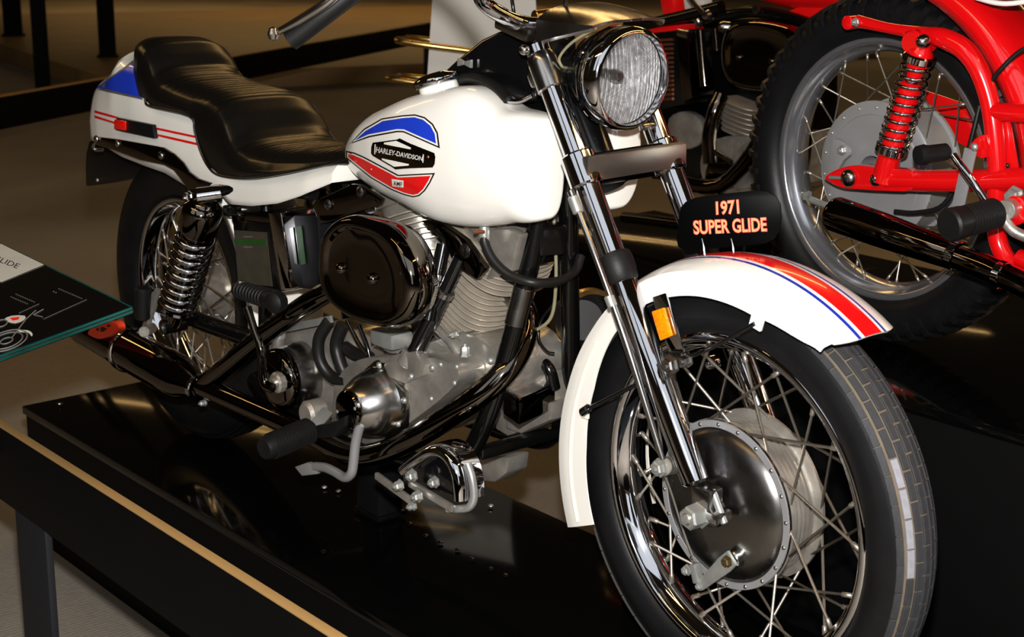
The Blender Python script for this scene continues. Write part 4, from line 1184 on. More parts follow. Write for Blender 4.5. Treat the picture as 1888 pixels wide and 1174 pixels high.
for px, py, r in [(762, 876, .011), (803, 888, .010), (738, 894, .010), (772, 914, .011), (763, 932, .008)]:
    bolt('linkage_bolt', A(px, py, -.222), (0, -1, 0), r*.8, .012, zinc, BK)
# hoses and wiring
tube('oil_hose', [A(606, 592, -.13), A(588, 625, -.14), A(590, 665, -.14), A(612, 695, -.13), A(640, 702, -.125)], .0115, hosem, BK, 12, 5)
tube('oil_hose', [A(632, 598, -.12), A(620, 635, -.125), A(628, 672, -.125), A(640, 695, -.12)], .0125, hosem, BK, 12, 5)
tube('oil_hose', [A(636, 640, -.11), A(655, 652, -.11), A(682, 660, -.11)], .0125, hosem, BK, 12, 5)
tube('oil_line', [A(640, 590, -.12), A(660, 630, -.12), A(678, 655, -.12)], .004, blackp, BK, 8, 4)
tube('oil_line', [A(662, 600, -.12), A(676, 635, -.12), A(682, 660, -.12)], .004, blackp, BK, 8, 4)
tube('fuel_hose', [A(893, 424, -.10), A(894, 448, -.102), A(910, 480, -.10), A(940, 507, -.09), A(985, 521, -.07), A(1030, 518, -.02), A(1060, 500, .03), A(1071, 472, .05)], .0078, hosem, BK, 12, 6)
lathe('fuel_tap', A(893, 430, -.10), (0, 0, 1), [(-.012, .009), (.004, .010), (.012, .008)], zinc, BK, 14)
tube('tap_lever', [A(893, 427, -.11), A(874, 428, -.118)], .003, coppr, BK, 8, straight=True)
tube('speedometer_cable', [A(1019, 372, 0), A(1024, 450, 0), A(1025, 520, .0), A(1018, 580, 0), A(995, 605, -.01), A(968, 610, -.02)], .0032, clearcab, BK, 8, 5)
tube('spark_lead', [A(1022, 560, .05), A(998, 590, .02), A(993, 625, .01), A(1008, 648, .02), A(1022, 652, .03)], .003, blackf, BK, 8, 5)
# regulator box and castings low at the front
zr = .385
rc = [atz(px, py, zr) for px, py in [(928, 722), (957, 742), (1024, 713), (988, 699)]]
RG = prism('regulator_box', rc, (0, 0, -.04), dchrome, BK, .003)
prism('regulator_lid', [p+V((0, 0, .001)) for p in rc], (0, 0, .006), chrome, RG, .002)
prism('lower_casting', [A(px, py, .03) for px, py in [(925, 655), (965, 640), (1005, 690), (1010, 745), (975, 790), (935, 805), (910, 790)]], (0, .06, 0), cast, BK, .008)
prism('oil_filter_casting', [A(px, py, .02) for px, py in [(935, 760), (985, 745), (1020, 740), (1015, 775), (960, 800), (930, 790)]], (0, .05, 0), cast, BK, .006)
prism('sump_casting', [A(px, py, .0) for px, py in [(880, 846), (918, 840), (938, 843), (934, 872), (912, 889), (884, 886)]], (0, .05, 0), cast, BK, .005)
tube('casting_bracket', [A(965, 640, .03), A(990, 660, .03), A(1012, 680, .03), A(1022, 715, .04)], .011, blackf, BK, 12, 4)
cyl('horn_body', A(1075, 590, .10), A(1055, 592, .16), .045, darkplastic, BK, 32, .01)
hd_ = (A(1110, 590, .12)-A(1075, 592, .14)).normalized()
lathe('horn_rim', A(1082, 592, .13), (1, -.3, 0), [(-.006, .056), (0, .061), (.012, .060), (.014, .052), (.0, .05)], brass, BK, 40, True)
lathe('horn_face', A(1082, 592, .13), (1, -.3, 0), [(-.004, .05), (.004, .045), (.002, .02), (.010, .014), (.010, 0)], rubber, BK, 32)

# --- block that carries the motorcycle
sb = atz(700, 945, 0)
SB = thing('support_block', 'small dark support block under the frame of the white motorcycle', 'block', M.Translation(sb))
box('block_body', (0, 0, .105), (.075, .06, .19), darkplastic, SB, bev=.004)
box('block_base', (0, 0, .005), (.085, .07, .01), blackp, SB, bev=.003)

# --- orange tag held on the muffler
tgw = smooth2([(161, 614), (176, 599), (206, 592), (217, 600), (216, 611), (200, 620), (184, 625), (172, 622)], 3)
yt = -.235
tc_ = A(190, 606, yt)
TG = thing('orange_tag', 'small orange half-round tag on the chrome muffler', 'tag', M.Translation(tc_))
prism('tag_body', [A(px, py, yt)-tc_ for px, py in tgw], (0, .018, 0), tagm, TG, .003)
for q in ([(177, 606), (181, 604), (183, 608), (179, 610)], [(184, 604), (190, 602), (197, 606), (191, 611), (184, 611), (187, 607)], [(197, 599), (202, 598), (204, 601), (199, 603)]):
    prism('tag_mark', [A(px, py, yt-.0003)-tc_ for px, py in q], (0, -.0006, 0), ink, TG, 0)

# ================================================================== sign
sgp = FRONT.m@FRONT.at(1345, 405, .03)
fd_ = (CAM-sgp); fd_.z = 0; fd_.normalize()
sgn = (M.Rotation(R_(-11), 3, 'Z')@fd_)       # facing direction
sgn = (sgn+V((0, 0, .08))).normalized()
SGB = V((sgp.x, sgp.y, sgp.z-.075))
SG = thing('name_sign', 'black rounded sign reading 1971 SUPER GLIDE standing on the front fender', 'sign', M.Translation(SGB))
def sg(px, py, off=0):
    d = ray(px, py); k_ = (sgp+sgn*off-CAM).dot(sgn)/d.dot(sgn)
    return CAM+d*k_-SGB
sgo = [(1252, 395), (1255, 382), (1264, 372), (1280, 365), (1300, 361), (1395, 351), (1415, 353), (1430, 362), (1439, 376), (1441, 400), (1437, 425), (1428, 440), (1412, 449), (1390, 452), (1262, 462), (1250, 455), (1247, 440)]
prism('sign_board', [sg(a, b) for a, b in sgo], -sgn*.004, signm, SG, .0008)
def sgtext(s, quad, name):
    (ax, ay), (bx_, by), (cx, cy), (dx, dy) = quad
    def fn(off):
        return lambda u, v: sg((ax*(1-u)+bx_*u)*(1-v)+(dx*(1-u)+cx*u)*v, (ay*(1-u)+by*u)*(1-v)+(dy*(1-u)+cy*u)*v, off)
    lettering(name+'_outline', s, fn(.0005), redink, SG, .045)
    q2 = [(ax+1.2, ay-1), (bx_-1.2, by-1), (cx-1.2, cy+1), (dx+1.2, dy+1)]
    (ax, ay), (bx_, by), (cx, cy), (dx, dy) = q2
    lettering(name, s, fn(.0010), orange, SG, .012)
sgtext('1971', [(1320, 397), (1364, 395), (1362, 367), (1319, 371)], 'sign_year')
sgtext('SUPER GLIDE', [(1279, 433), (1415, 427), (1413, 400), (1277, 406)], 'sign_name')
for px in (1296, 1350):
    tube('sign_wire', [sg(px-2, 440, .003), sg(px+1, 452, .006), sg(px+3, 470, .008)], .0014, polish, SG, 6, 3)
for px in (1292, 1372):
    pa = sg(px, 450, -.005); pb_ = sg(px, 474, -.005)
    tube('sign_leg', [pa, pb_], .004, signm, SG, 8, straight=True)

# ================================================================== information panel on the near barrier
yp = -.56
cr_ = A(241, 566, yp)
up0 = A(0, 449, yp)
ex = (up0-cr_); ex = ex.normalized()               # along the upper edge toward the rear
ph = A(0, 676, yp-.24); ey = (ph-cr_); ey = (ey-ex*ey.dot(ex)).normalized()  # down the slope toward the visitor
nrm = ex.cross(ey); nrm = nrm if nrm.z > 0 else -nrm
IP = thing('information_panel', 'tilted black glass information panel at the left edge', 'panel', M.Translation(cr_))
LX, LY = .52, .42
prism('panel_board', [V((0, 0, 0)), ex*LX, ex*LX+ey*LY, ey*LY], -nrm*.012, panelm, IP, .0006)
prism('glass_edge', [ey*0+nrm*.0005, ey*LY+nrm*.0005, ey*LY-ex*.004+nrm*.0005, -ex*.004+nrm*.0005], -nrm*.010, glassedge, IP, .0008)
tube('glass_edge_gleam', [-ex*.0045-nrm*.004, ey*LY-ex*.0045-nrm*.004], .0012, polish, IP, 6, straight=True)  # thin polished rod added to stand in for a gleam along the glass
prism('glass_edge', [V((0, 0, 0))-ey*.003, ex*LX-ey*.003, ex*LX, V((0, 0, 0))], -nrm*.010, glassedge, IP, .0008)
def ipp(px, py, off=.0006):
    d = ray(px, py); k_ = (cr_+nrm*off-CAM).dot(nrm)/d.dot(nrm)
    return CAM+d*k_-cr_
def ipq(name, pts, mat, off=.0006): return prism(name, [ipp(a, b, off) for a, b in pts], nrm*.0002, mat, IP, 0)
a0 = ipp(80, 488).dot(ex); q_ = ipp(2, 520); b0 = q_.dot(ey); a1 = q_.dot(ex)
prism('title_band', [ex*a0+nrm*.0006, ex*(LX-.006)+nrm*.0006, ex*(LX-.006)+ey*b0+nrm*.0006, ex*a1+ey*b0+nrm*.0006], nrm*.0002, greyprint, IP, 0)
def ipt(u, v):
    q = [(-67, 459), (31, 495), (38, 487), (-60, 451)]
    (ax, ay), (bx_, by), (cx, cy), (dx, dy) = q
    return ipp((ax*(1-u)+bx_*u)*(1-v)+(dx*(1-u)+cx*u)*v, (ay*(1-u)+by*u)*(1-v)+(dy*(1-u)+cy*u)*v, .0011)
lettering('title_lettering', 'SUPER GLIDE', ipt, ink, IP)
for x, y, n in [(108, 531, 11), (98, 536, 2), (29, 541, 9), (20, 546, 8)]:
    for k2 in range(n):
        a, b = x+k2*4.1, y+k2*1.75
        ipq('caption_mark', [(a, b), (a+2.8, b+1.2), (a+2.2, b+3), (a-.6, b+1.8)], dimprint, .0008)
tube('leader_line', [ipp(160, 552, .001), ipp(80, 588, .001)], .0005, dimprint, IP, 4, straight=True)
tube('leader_line', [ipp(72, 560, .001), ipp(35, 577, .001)], .0005, dimprint, IP, 4, straight=True)
def ell(cx, cy, rx, ry, rot, n=28):
    return [(cx+rx*math.cos(2*math.pi*i/n)*math.cos(rot)-ry*math.sin(2*math.pi*i/n)*math.sin(rot), cy+rx*math.cos(2*math.pi*i/n)*math.sin(rot)+ry*math.sin(2*math.pi*i/n)*math.cos(rot)) for i in range(n)]
for rx, ry in ((40, 17), (31, 13), (12, 5)):
    tube('picture_wheel', [ipp(a, b, .001) for a, b in ell(12, 628, rx, ry, -.32)], .0012, dimprint, IP, 4, 1, closed=True)
ipq('picture_fender', smooth2([(34, 608), (52, 609), (60, 615), (58, 620), (52, 613), (36, 612)], 2), greyprint, .0009)
ipq('picture_tank', smooth2([(8, 588), (22, 582), (46, 582), (44, 590), (28, 596), (14, 593)], 2), greyprint, .0009)
ipq('picture_tank_stripe', [(18, 586), (36, 584), (34, 589), (24, 591)], redink, .0013)
tube('picture_fork', [ipp(66, 572, .001), ipp(48, 588, .001), ipp(22, 622, .001)], .0011, dimprint, IP, 4, straight=True)
tube('picture_bars', [ipp(80, 570, .001), ipp(62, 580, .001), ipp(78, 584, .001)], .0011, dimprint, IP, 4, straight=True)
tube('picture_engine', [ipp(a, b, .001) for a, b in ell(2, 596, 12, 6, -.3)], .0012, dimprint, IP, 4, 1, closed=True)
# bracket down to the barrier beam
bb = ex*.44+ey*.06-nrm*.012
zt_ = (za.z+zb.z)/2+.004
tube('panel_bracket', [bb, V((bb.x, yb-.02-cr_.y, zt_-cr_.z-.06))], .012, legm, IP, 10, straight=True)

# ================================================================== red motorcycle (rear half in view)
RZ = .328
RBM = M.Translation((1.305, .726, .721))@M.Rotation(-.068, 4, 'Z')@M.Rotation(.04, 4, 'X')@M.Translation((0, 0, -RZ))
RB_ = thing('motorcycle', 'red motorcycle with a chrome muffler on the tall platform at right', 'motorcycle', RBM)
RBF = Frame(RBM)
def Q(px, py, y): return RBF.at(px, py, y)      # local to the red motorcycle
WM = M.Translation((0, 0, RZ))
T2 = lathe_w('rear_tire', WM, tire_prof(.324, .056, .243, .020, .034), tirem, RB_, 80)
NL = 56
for sd in (-1, 1):
    vb, fb = [], []
    for x0, (y, r) in enumerate([(.004, .326), (.026, .324), (.046, .3175), (.0555, .300), (.057, .288)]):
        for da in (-.022, .022):
            for up_ in (0, 1):
                rr_ = r+(.0035 if up_ else -.004); a = da*(1 if not up_ else .8)
                yy = y+(.0025 if up_ and y > .05 else 0)
                vb.append(V((rr_*math.cos(a+y*.35), sd*yy, rr_*math.sin(a+y*.35))))
    for i in range(4):
        a = i*4; b = a+4
        fb += [(a+1, a+3, b+3, b+1), (a, b, b+1, a+1), (a+2, a+3, b+3, b+2)]
    fb += [(0, 1, 3, 2), (16, 18, 19, 17)]
    me = bpy.data.meshes.new('tread_lug'); me.from_pydata([tuple(v) for v in vb], [], fb); me.materials.append(tirem)
    for i in range(NL): inst('tread_lug', me, T2, WM@M.Rotation(2*math.pi*(i+(.5 if sd > 0 else 0))/NL, 4, 'Y'))
rp = [(y*1.05, r-.0125) for y, r in rimp]
RI2 = lathe_w('rear_rim', WM, rp, rimalu, RB_, 80, angle=70)
spokes(RI2, WM, 18, .128, .040, .2175, .010, 26, .0017)
HB2 = lathe_w('rear_hub', WM, [(-.045, .126), (-.042, .131), (-.036, .131), (-.034, .124), (.034, .124), (.036, .131), (.042, .131), (.045, .1), (.05, .03), (-.05, .03), (-.05, .07), (-.049, .105), (-.046, .107)], greyalu, RB_, 64)
for i in range(18):
    a = 2*math.pi*(i+.5)/18
    bolt('rivet', V((.1195*math.cos(a), -.0455, RZ+.1195*math.sin(a))), (0, -1, 0), .003, .003, zinc, HB2, True)
prism('brake_arm', [Q(px, py, -.062) for px, py in smooth2([(1538, 258), (1552, 256), (1568, 268), (1572, 285), (1560, 296), (1540, 330), (1525, 330), (1535, 290)], 2)], (0, -.01, 0), greyalu, RB_, .003)
bolt('brake_arm_nut', Q(1553, 277, -.073), (0, -1, 0), .008, .008, zinc, RB_)
# shock
sa = Q(1697, 100, -.12); sbm = Q(1643, 278, -.12); sx_ = (sbm-sa).normalized(); SL_ = (sbm-sa).length
SK = lathe('shock_absorber', sa, sx_, [(-.02, .012), (-.006, .02), (0, .0225), (.045, .0115), (.05, .0115), (.056, .0195), (SL_-.005, .0195), (SL_, .02), (SL_+.035, .02), (SL_+.05, .019)], redframe, RB_, 28)
cyl('damper_rod', sa+sx_*.002, sa+sx_*.056, .0125, chrome, SK)
helix('shock_spring', sa+sx_*.010, sbm-sx_*.002, 10.5, .0262, .0032, chrome, SK, 8, 20)
lathe('spring_collar', sa, sx_, [(-.001, .026), (.002, .029), (.012, .029), (.014, .026), (.006, .02)], chrome, SK, 28, True)
lathe('spring_collar', sbm, sx_, [(-.012, .026), (-.009, .029), (.002, .029), (.008, .022), (-.004, .02)], chrome, SK, 28, True)
bolt('shock_bolt', Q(1704, 76, -.135), (0, -1, 0), .0125, .016, polish, RB_, True)
# frame
tube('frame_tube', [Q(1582, 39, -.11), Q(1640, 52, -.11), Q(1700, 62, -.11), Q(1738, 70, -.11), Q(1776, 90, -.108), Q(1803, 126, -.105), Q(1822, 176, -.1), Q(1832, 230, -.1), Q(1838, 300, -.1), Q(1838, 372, -.1), Q(1836, 400, -.1), Q(1842, 450, -.1), Q(1866, 492, -.1), Q(1900, 520, -.1)], [.0115, .0095, .0125, .017, .0175, .0165, .0165, .0165, .0165, .0165, .0165, .016, .016, .016], redframe, RB_, 16, 6)
lathe('frame_boss', Q(1581, 40, -.092), (0, -1, 0), [(0, .0125), (.028, .0125), (.030, .009)], redframe, RB_, 20)
bolt('boss_bolt', Q(1578, 41, -.124), (0, -1, 0), .006, .008, zinc, RB_)
lathe('shock_boss', Q(1710, 75, -.09), (0, -1, 0), [(0, .022), (.042, .022), (.046, .018)], redframe, RB_, 24)
tube('frame_crosstube', [Q(1835, 205, -.1), Q(1870, 208, -.1), Q(1930, 212, -.1)], .0155, redframe, RB_, 14, 3)
SWp = [Q(px, py, -.125) for px, py in smooth2([(1521, 326), (1548, 310), (1582, 305), (1625, 311), (1680, 316), (1680, 350), (1630, 352), (1580, 349), (1552, 346), (1530, 336)], 3)]
SA = prism('swingarm', SWp, (0, .03, 0), redframe, RB_, .007, 3)
tube('swingarm_tube', [Q(1640, 331, -.11), Q(1700, 333, -.108), Q(1780, 333, -.105), Q(1888, 330, -.1), Q(1960, 328, -.1)], .0195, redframe, RB_, 16, 4)
lathe('shock_lower_mount', Q(1640, 285, -.115), Q(1634, 318, -.115)-Q(1640, 285, -.115), [(0, .02), (.05, .023)], redframe, RB_, 20)
bolt('swingarm_axle_nut', Q(1565, 328, -.128), (0, -1, 0), .0165, .012, polish, SA, True)
bolt('swingarm_bolt', Q(1616, 331, -.128), (0, -1, 0), .0125, .012, chrome, SA, True)
tube('chain_adjuster', [Q(1530, 327, -.13), Q(1552, 328, -.13)], .0035, zinc, SA, 8, straight=True)
# rear fender
vs, fs = [], []
angs = list(range(2, 92, 3))
for a in angs:
    for y, dr in [(-.074, -.028), (-.078, -.008), (-.070, .010), (-.045, .020), (-.015, .025), (.015, .025), (.045, .020), (.070, .010), (.078, -.008), (.074, -.028)]:
        r = .362+dr+.0003*max(0, a-40); vs.append(V((r*math.cos(R_(a)), y, RZ+r*math.sin(R_(a)))))
for i in range(len(angs)-1):
    for j in range(9): a = i*10+j; fs.append((a, a+1, a+11, a+10))
o = from_data('rear_fender', vs, fs, redframe, RB_, angle=50)
s_ = o.modifiers.new('shell', 'SOLIDIFY'); s_.thickness = .0025
# muffler and pipe
e0 = Q(1532, 392, -.175); e1 = Q(1752, 468, -.165); ed = (e1-e0).normalized(); EL_ = (e1-e0).length
MU = lathe('muffler', e0, ed, [(0, .012), (.001, .026), (.005, .030), (.012, .0325), (EL_*.45, .0315), (EL_, .0255), (EL_+.004, .0235)], dchrome, RB_, 36)
tube('exhaust_pipe', [e1-ed*.01, Q(1800, 486, -.16), Q(1850, 508, -.155), Q(1930, 545, -.15)], [.022, .0225, .021, .021], dchrome, RB_, 20, 5)
lathe('pipe_clamp', Q(1762, 471, -.163), ed, [(-.006, .0265), (.006, .0265), (.007, .024), (-.007, .024)], chrome, RB_, 28, True)
lathe('pipe_clamp', Q(1846, 507, -.155), ed, [(-.006, .0245), (.006, .0245), (.007, .022), (-.007, .022)], chrome, RB_, 28, True)
tube('brake_spring', [Q(1495, 368, -.1), Q(1540, 385, -.1)], .007, zinc, RB_, 10, straight=True)
bolt('brake_rod_nut', Q(1492, 362, -.1), (-1, -.3, 0), .009, .012, zinc, RB_)
# foot peg, kick lever, strap
f0_ = Q(1838, 392, -.20); f1_ = Q(1748, 416, -.305); fd2 = (f1_-f0_).normalized(); FL = (f1_-f0_).length
FPg = lathe('foot_peg', f0_, fd2, [(0, .020), (.004, .0235), (FL-.03, .0235), (FL-.028, .0265), (FL-.004, .0275), (FL, .024), (FL, 0)], rubber, RB_, 28)
for i in range(11): lathe('rubber_ring', f0_+fd2*(.008+i*(FL-.042)/11), fd2, [(-.002, .0232), (-.001, .0255), (.001, .0255), (.002, .0232)], rubber, FPg, 24, True)
cyl('peg_boss', Q(1852, 388, -.18), Q(1880, 380, -.12), .017, cast, RB_)
tube('peg_bracket', [Q(1848, 400, -.18), Q(1868, 425, -.17), Q(1900, 440, -.16)], .009, cast, RB_, 10, 4)
KA = tube('kick_arm', [Q(1757, 286, -.19), Q(1775, 310, -.19), Q(1800, 345, -.185), Q(1826, 384, -.175)], .0068, chrome, RB_, 12, 4)
k0 = Q(1744, 280, -.19); k1 = Q(1698, 286, -.235)
lathe('kick_pedal', k0, k1-k0, [(-.006, .008), (0, .0145), ((k1-k0).length-.014, .0150), ((k1-k0).length-.006, .0175), ((k1-k0).length+.006, .016), ((k1-k0).length+.008, 0)], rubber, KA, 20)
bar('grey_strap', Q(1790, 275, -.135), Q(1757, 425, -.135), .024, .004, greyalu, RB_)
prism('strap_bracket', [Q(px, py, -.125) for px, py in smooth2([(1786, 272), (1796, 258), (1815, 248), (1818, 290), (1800, 288)], 2)], (0, .012, 0), redframe, RB_, .002)
bolt('strap_bolt', Q(1797, 271, -.138), (0, -1, 0), .007, .006, zinc, RB_, True)
tube('brake_cable', [Q(1930, 70, -.08), Q(1880, 95, -.09), Q(1845, 128, -.1), Q(1828, 150, -.1)], .004, rubber, RB_, 8, 5)
tube('brake_cable', [Q(1806, 195, -.06), Q(1794, 245, -.07), Q(1775, 310, -.075), Q(1740, 392-15, -.08), Q(1690, 392, -.08), Q(1650, 390, -.08)], .0045, rubber, RB_, 8, 5)
bar('frame_plate', Q(1846, 225, -.088), Q(1862, 318, -.088), .036, .006, redframe, RB_)
bolt('plate_hole_bolt', Q(1858, 305, -.095), (0, -1, 0), .004, .004, ink, RB_, True)
prism('engine_case', [Q(px, py, -.06) for px, py in smooth2([(1858, 225), (1885, 235), (1960, 260), (1960, 420), (1890, 400), (1868, 330)], 2)], (0, .12, 0), rubber, RB_, .006)
bolt('engine_bolt', Q(1872, 362, -.13), (0, -1, 0), .014, .016, zinc, RB_)
lathe('peg_pivot', Q(1884, 385, -.13), (0, -1, 0), [(0, .024), (.02, .024), (.024, .018)], redframe, RB_, 24)
tube('seat_piping', [Q(1800, -4, -.09), Q(1835, 5, -.1), Q(1868, 6, -.105), Q(1935, -4, -.11)], .0045, white, RB_, 8, 4)
prism('seat_pan', [Q(px, py, -.10) for px, py in [(1800, -8), (1835, 1), (1868, 2), (1960, -10), (1960, -60), (1800, -60)]], (0, .2, 0), vinyl, RB_, .004)
prism('frame_gusset', [Q(px, py, .02) for px, py in [(1870, 40), (1960, 20), (1960, 110), (1900, 95)]], (0, .02, 0), redframe, RB_, .003)
lathe('chain_sprocket', V((0, .058, RZ)), (0, 1, 0), [(0, .105), (.004, .105), (.004, .04), (0, .04)], zinc, RB_, 48, True)
prism('chain_guard', [Q(px, py, .075) for px, py in [(1700, 165), (1790, 195), (1800, 280), (1740, 250)]], (0, .006, 0), redframe, RB_, .002)

# front half of the red motorcycle, beyond the right edge of the picture
WF = M.Translation((1.36, 0, .335))
TF = lathe_w('front_tire', WF, tire_prof(.330, .044, .256, .020, .03), tirem, RB_, 72)
RIF = lathe_w('front_rim', WF, [(y*.85, r) for y, r in rimp], rimalu, RB_, 72, angle=70)
spokes(RIF, WF, 18, .075, .036, .2315, .007, 40, .0017)
lathe_w('front_hub', WF, [(-.045, .08), (-.04, .085), (.04, .085), (.045, .08), (.06, .02), (-.06, .02)], greyalu, RB_, 40)
for sd in (-1, 1):
    tube('fork_leg', [V((1.36, sd*.085, .335)), V((1.23, sd*.085, .60))], .021, cast, RB_, 16, straight=True)
    tube('fork_tube', [V((1.23, sd*.085, .60)), V((1.07, sd*.085, .93))], .017, chrome, RB_, 16, straight=True)
    tube('lower_frame_rail', [V((.36, sd*.1, .24)), V((.6, sd*.1, .22)), V((.80, sd*.06, .26)), V((.95, sd*.02, .6))], .016, redframe, RB_, 14, 5)
cyl('steering_head', V((1.0, 0, .72)), V((.93, 0, .90)), .03, redframe, RB_)
box('fork_yoke', V((1.10, 0, .90)), (.05, .21, .03), cast, RB_, bev=.006)
box('fork_yoke', V((1.15, 0, .76)), (.05, .21, .03), cast, RB_, bev=.006)
tube('top_tube', [V((.98, 0, .86)), V((.75, 0, .78)), V((.48, 0, .74))], .02, redframe, RB_, 14, 4)
vs, fs = [], []
angs = list(range(20, 140, 4))
for a in angs:
    for y, dr in [(-.058, -.01), (-.055, .006), (-.03, .014), (0, .017), (.03, .014), (.055, .006), (.058, -.01)]:
        r = .352+dr; vs.append(V((1.36+r*math.cos(R_(a)), y, .335+r*math.sin(R_(a)))))
for i in range(len(angs)-1):
    for j in range(6): a = i*7+j; fs.append((a, a+1, a+8, a+7))
o = from_data('front_fender', vs, fs, redframe, RB_, angle=50)
s_ = o.modifiers.new('shell', 'SOLIDIFY'); s_.thickness = .0025
rings = []
for i in range(17):
    t_ = i/16; x = .56+.46*t_; k_ = math.sqrt(max(.02, 1-(2*t_-1)**4)); hw_ = .09+.05*t_
    zb_ = .765; zt_2 = .87+.07*t_
    rings.append([V((x, hw_*k_*math.copysign(abs(math.cos(a))**.75, math.cos(a)), (zb_+zt_2)/2+(zt_2-zb_)/2*k_*math.copysign(abs(math.sin(a))**.75, math.sin(a)))) for a in [2*math.pi*k/28 for k in range(28)]])
TK = loft('fuel_tank', rings, redframe, RB_)
lathe('filler_cap', V((.86, 0, .915)), (0, 0, 1), [(0, .03), (.012, .03), (.016, .024), (.016, 0)], chrome, TK, 24)
zs = Q(1868, 2, -.10).z+.006; xs0 = Q(1800, -10, -.10).x
rings = []
for i in range(13):
    t_ = i/12; x = xs0+(.60-xs0)*t_; k_ = math.sqrt(max(.03, 1-(2*t_-1)**6))
    rings.append([V((x, .105*k_*math.copysign(abs(math.cos(a))**.6, math.cos(a)), zs+.04+.04*k_*math.copysign(abs(math.sin(a))**.6, math.sin(a)))) for a in [2*math.pi*k/24 for k in range(24)]])
loft('seat', rings, vinyl, RB_)
prism('crankcase', [V((x, -.11, z)) for x, z in [(.47, .30), (.52, .24), (.70, .24), (.78, .32), (.74, .44), (.62, .50), (.50, .46)]], (0, .22, 0), cast, RB_, .012)
lathe('gear_case_cover', V((.62, -.11, .36)), (0, -1, 0), [(0, .085), (.02, .08), (.03, .06), (.032, 0)], polish, RB_, 40)
CYL2 = loft('engine_cylinder', [sup_ring(V((.63, 0, .48))+V((.1, 0, 1)).normalized()*s_2, (.1, 0, 1), .055) for s_2 in (0, .24)], cast, RB_)
for i in range(14):
    q = V((.63, 0, .50))+V((.1, 0, 1)).normalized()*(.015*i)
    loft('fin', [sup_ring(q+V((0, 0, o_)), (.1, 0, 1), r_) for o_, r_ in ((-.002, .05), (-.001, .078), (.001, .078), (.002, .05))], finm, CYL2, angle=30)
tube('exhaust_header', [Q(1930, 545, -.15), V((.52, -.15, .24)), V((.70, -.14, .25)), V((.80, -.10, .40)), V((.73, -.05, .60)), V((.66, -.03, .62))], .0205, dchrome, RB_, 16, 6)
tube('handlebar', [V((.82, -.38, 1.0)), V((.93, -.3, 1.04)), V((1.06, -.1, .95)), V((1.07, 0, .945)), V((1.06, .1, .95)), V((.93, .3, 1.04)), V((.82, .38, 1.0))], .0115, chrome, RB_, 12, 6)
for sd in (-1, 1): tube('hand_grip', [V((.82, sd*.38, 1.0)), V((.895, sd*.325, 1.03))], .0165, rubber, RB_, 14, straight=True)

# ================================================================== dark motorcycle behind (engine side in view)
MBM = M.Translation((-.67, 1.74, .20))
MB_ = thing('motorcycle', 'far motorcycle with red tank and smoked oval air cleaner on the far platform', 'motorcycle', MBM)
MF = Frame(MBM)
def Z(px, py, y): return MF.at(px, py, y)
ap = smooth2([(1327, 100), (1332, 65), (1345, 46), (1372, 38), (1410, 40), (1450, 52), (1472, 75), (1480, 115), (1468, 150), (1440, 165), (1395, 168), (1350, 158), (1332, 135)], 4)
aw = [Z(px, py, -.232) for px, py in ap]; ac = sum(aw, V())/len(aw)
def ar(y, s): return [V((ac.x+(p.x-ac.x)*s, y, ac.z+(p.z-ac.z)*s)) for p in aw]
AC2 = loft('air_cleaner_cover', [ar(-.172, .985), ar(-.178, 1), ar(-.214, 1), ar(-.226, .985), ar(-.235, .94), ar(-.2385, .88), ar(-.2365, .8), ar(-.2345, .76), ar(-.2345, .4), ar(-.2345, .02)], dchrome, MB_, angle=60)
for px, py in [(1364, 106), (1424, 113)]: bolt('cover_dome_screw', Z(px, py, -.2345), (0, -1, 0), .010, .010, dchrome, AC2, True)
loft('air_filter_body', [ar(-.11, .8), ar(-.171, .95)], blackp, AC2)
tp = Z(1420, 18, -.10)
rings = []
for i in range(15):
    t_ = i/14; x = tp.x-.15+.55*t_; k_ = math.sqrt(max(.02, 1-(2*t_-1)**4))
    zb_ = tp.z-.004+.03*(t_-.5)**2*4; zt_2 = tp.z+.13+.05*t_
    rings.append([V((x, .135*k_*math.copysign(abs(math.cos(a))**.75, math.cos(a)), (zb_+zt_2)/2+(zt_2-zb_)/2*k_*math.copysign(abs(math.sin(a))**.75, math.sin(a)))) for a in [2*math.pi*k/28 for k in range(28)]])
loft('fuel_tank', rings, red, MB_)
prism('side_panel', [Z(px, py, -.10) for px, py in [(1440, 26), (1478, 8), (1560, 0), (1590, 60), (1500, 46)]], (0, .2, 0), red, MB_, .01)
tube('frame_tube', [Z(1300, 40, -.1), Z(1340, 28, -.11), Z(1400, 22, -.11), Z(1470, 36, -.11), Z(1530, 60, -.11)], .016, blackf, MB_, 12, 4)
tube('frame_tube', [Z(1205, 42, -.12), Z(1260, 30, -.12), Z(1330, 12, -.12)], .018, blackf, MB_, 12, 4)
lathe('tank_mount_bolt', Z(1395, 18, -.128), (0, -1, 0), [(0, .013), (.006, .012), (.008, 0)], brushed, MB_, 16)
tube('cable_rod', [Z(1268, -10, -.14), Z(1285, 12, -.14), Z(1302, 27, -.14)], .007, brushed, MB_, 8, 3)
lathe('rod_end', Z(1304, 28, -.145), (0, -1, 0), [(-.012, .010), (0, .016), (.01, .012), (.014, 0)], polish, MB_, 16)
BX = prism('battery_box', [Z(px, py, -.12) for px, py in [(1196, 62), (1258, 54), (1262, 192), (1205, 205)]], (0, .12, 0), blackp, MB_, .006)
for i in range(14):
    y0 = 72+i*8.4
    prism('cooling_slat', [Z(1212, y0, -.121), Z(1240, y0-1.5, -.121), Z(1241, y0+3, -.121), Z(1213, y0+4.5, -.121)], (0, -.004, 0), coppr, BX, 0)
prism('red_trim', [Z(px, py, -.124) for px, py in [(1196, 52), (1256, 45), (1256, 55), (1196, 62)]], (0, .1, 0), red, BX, .003)
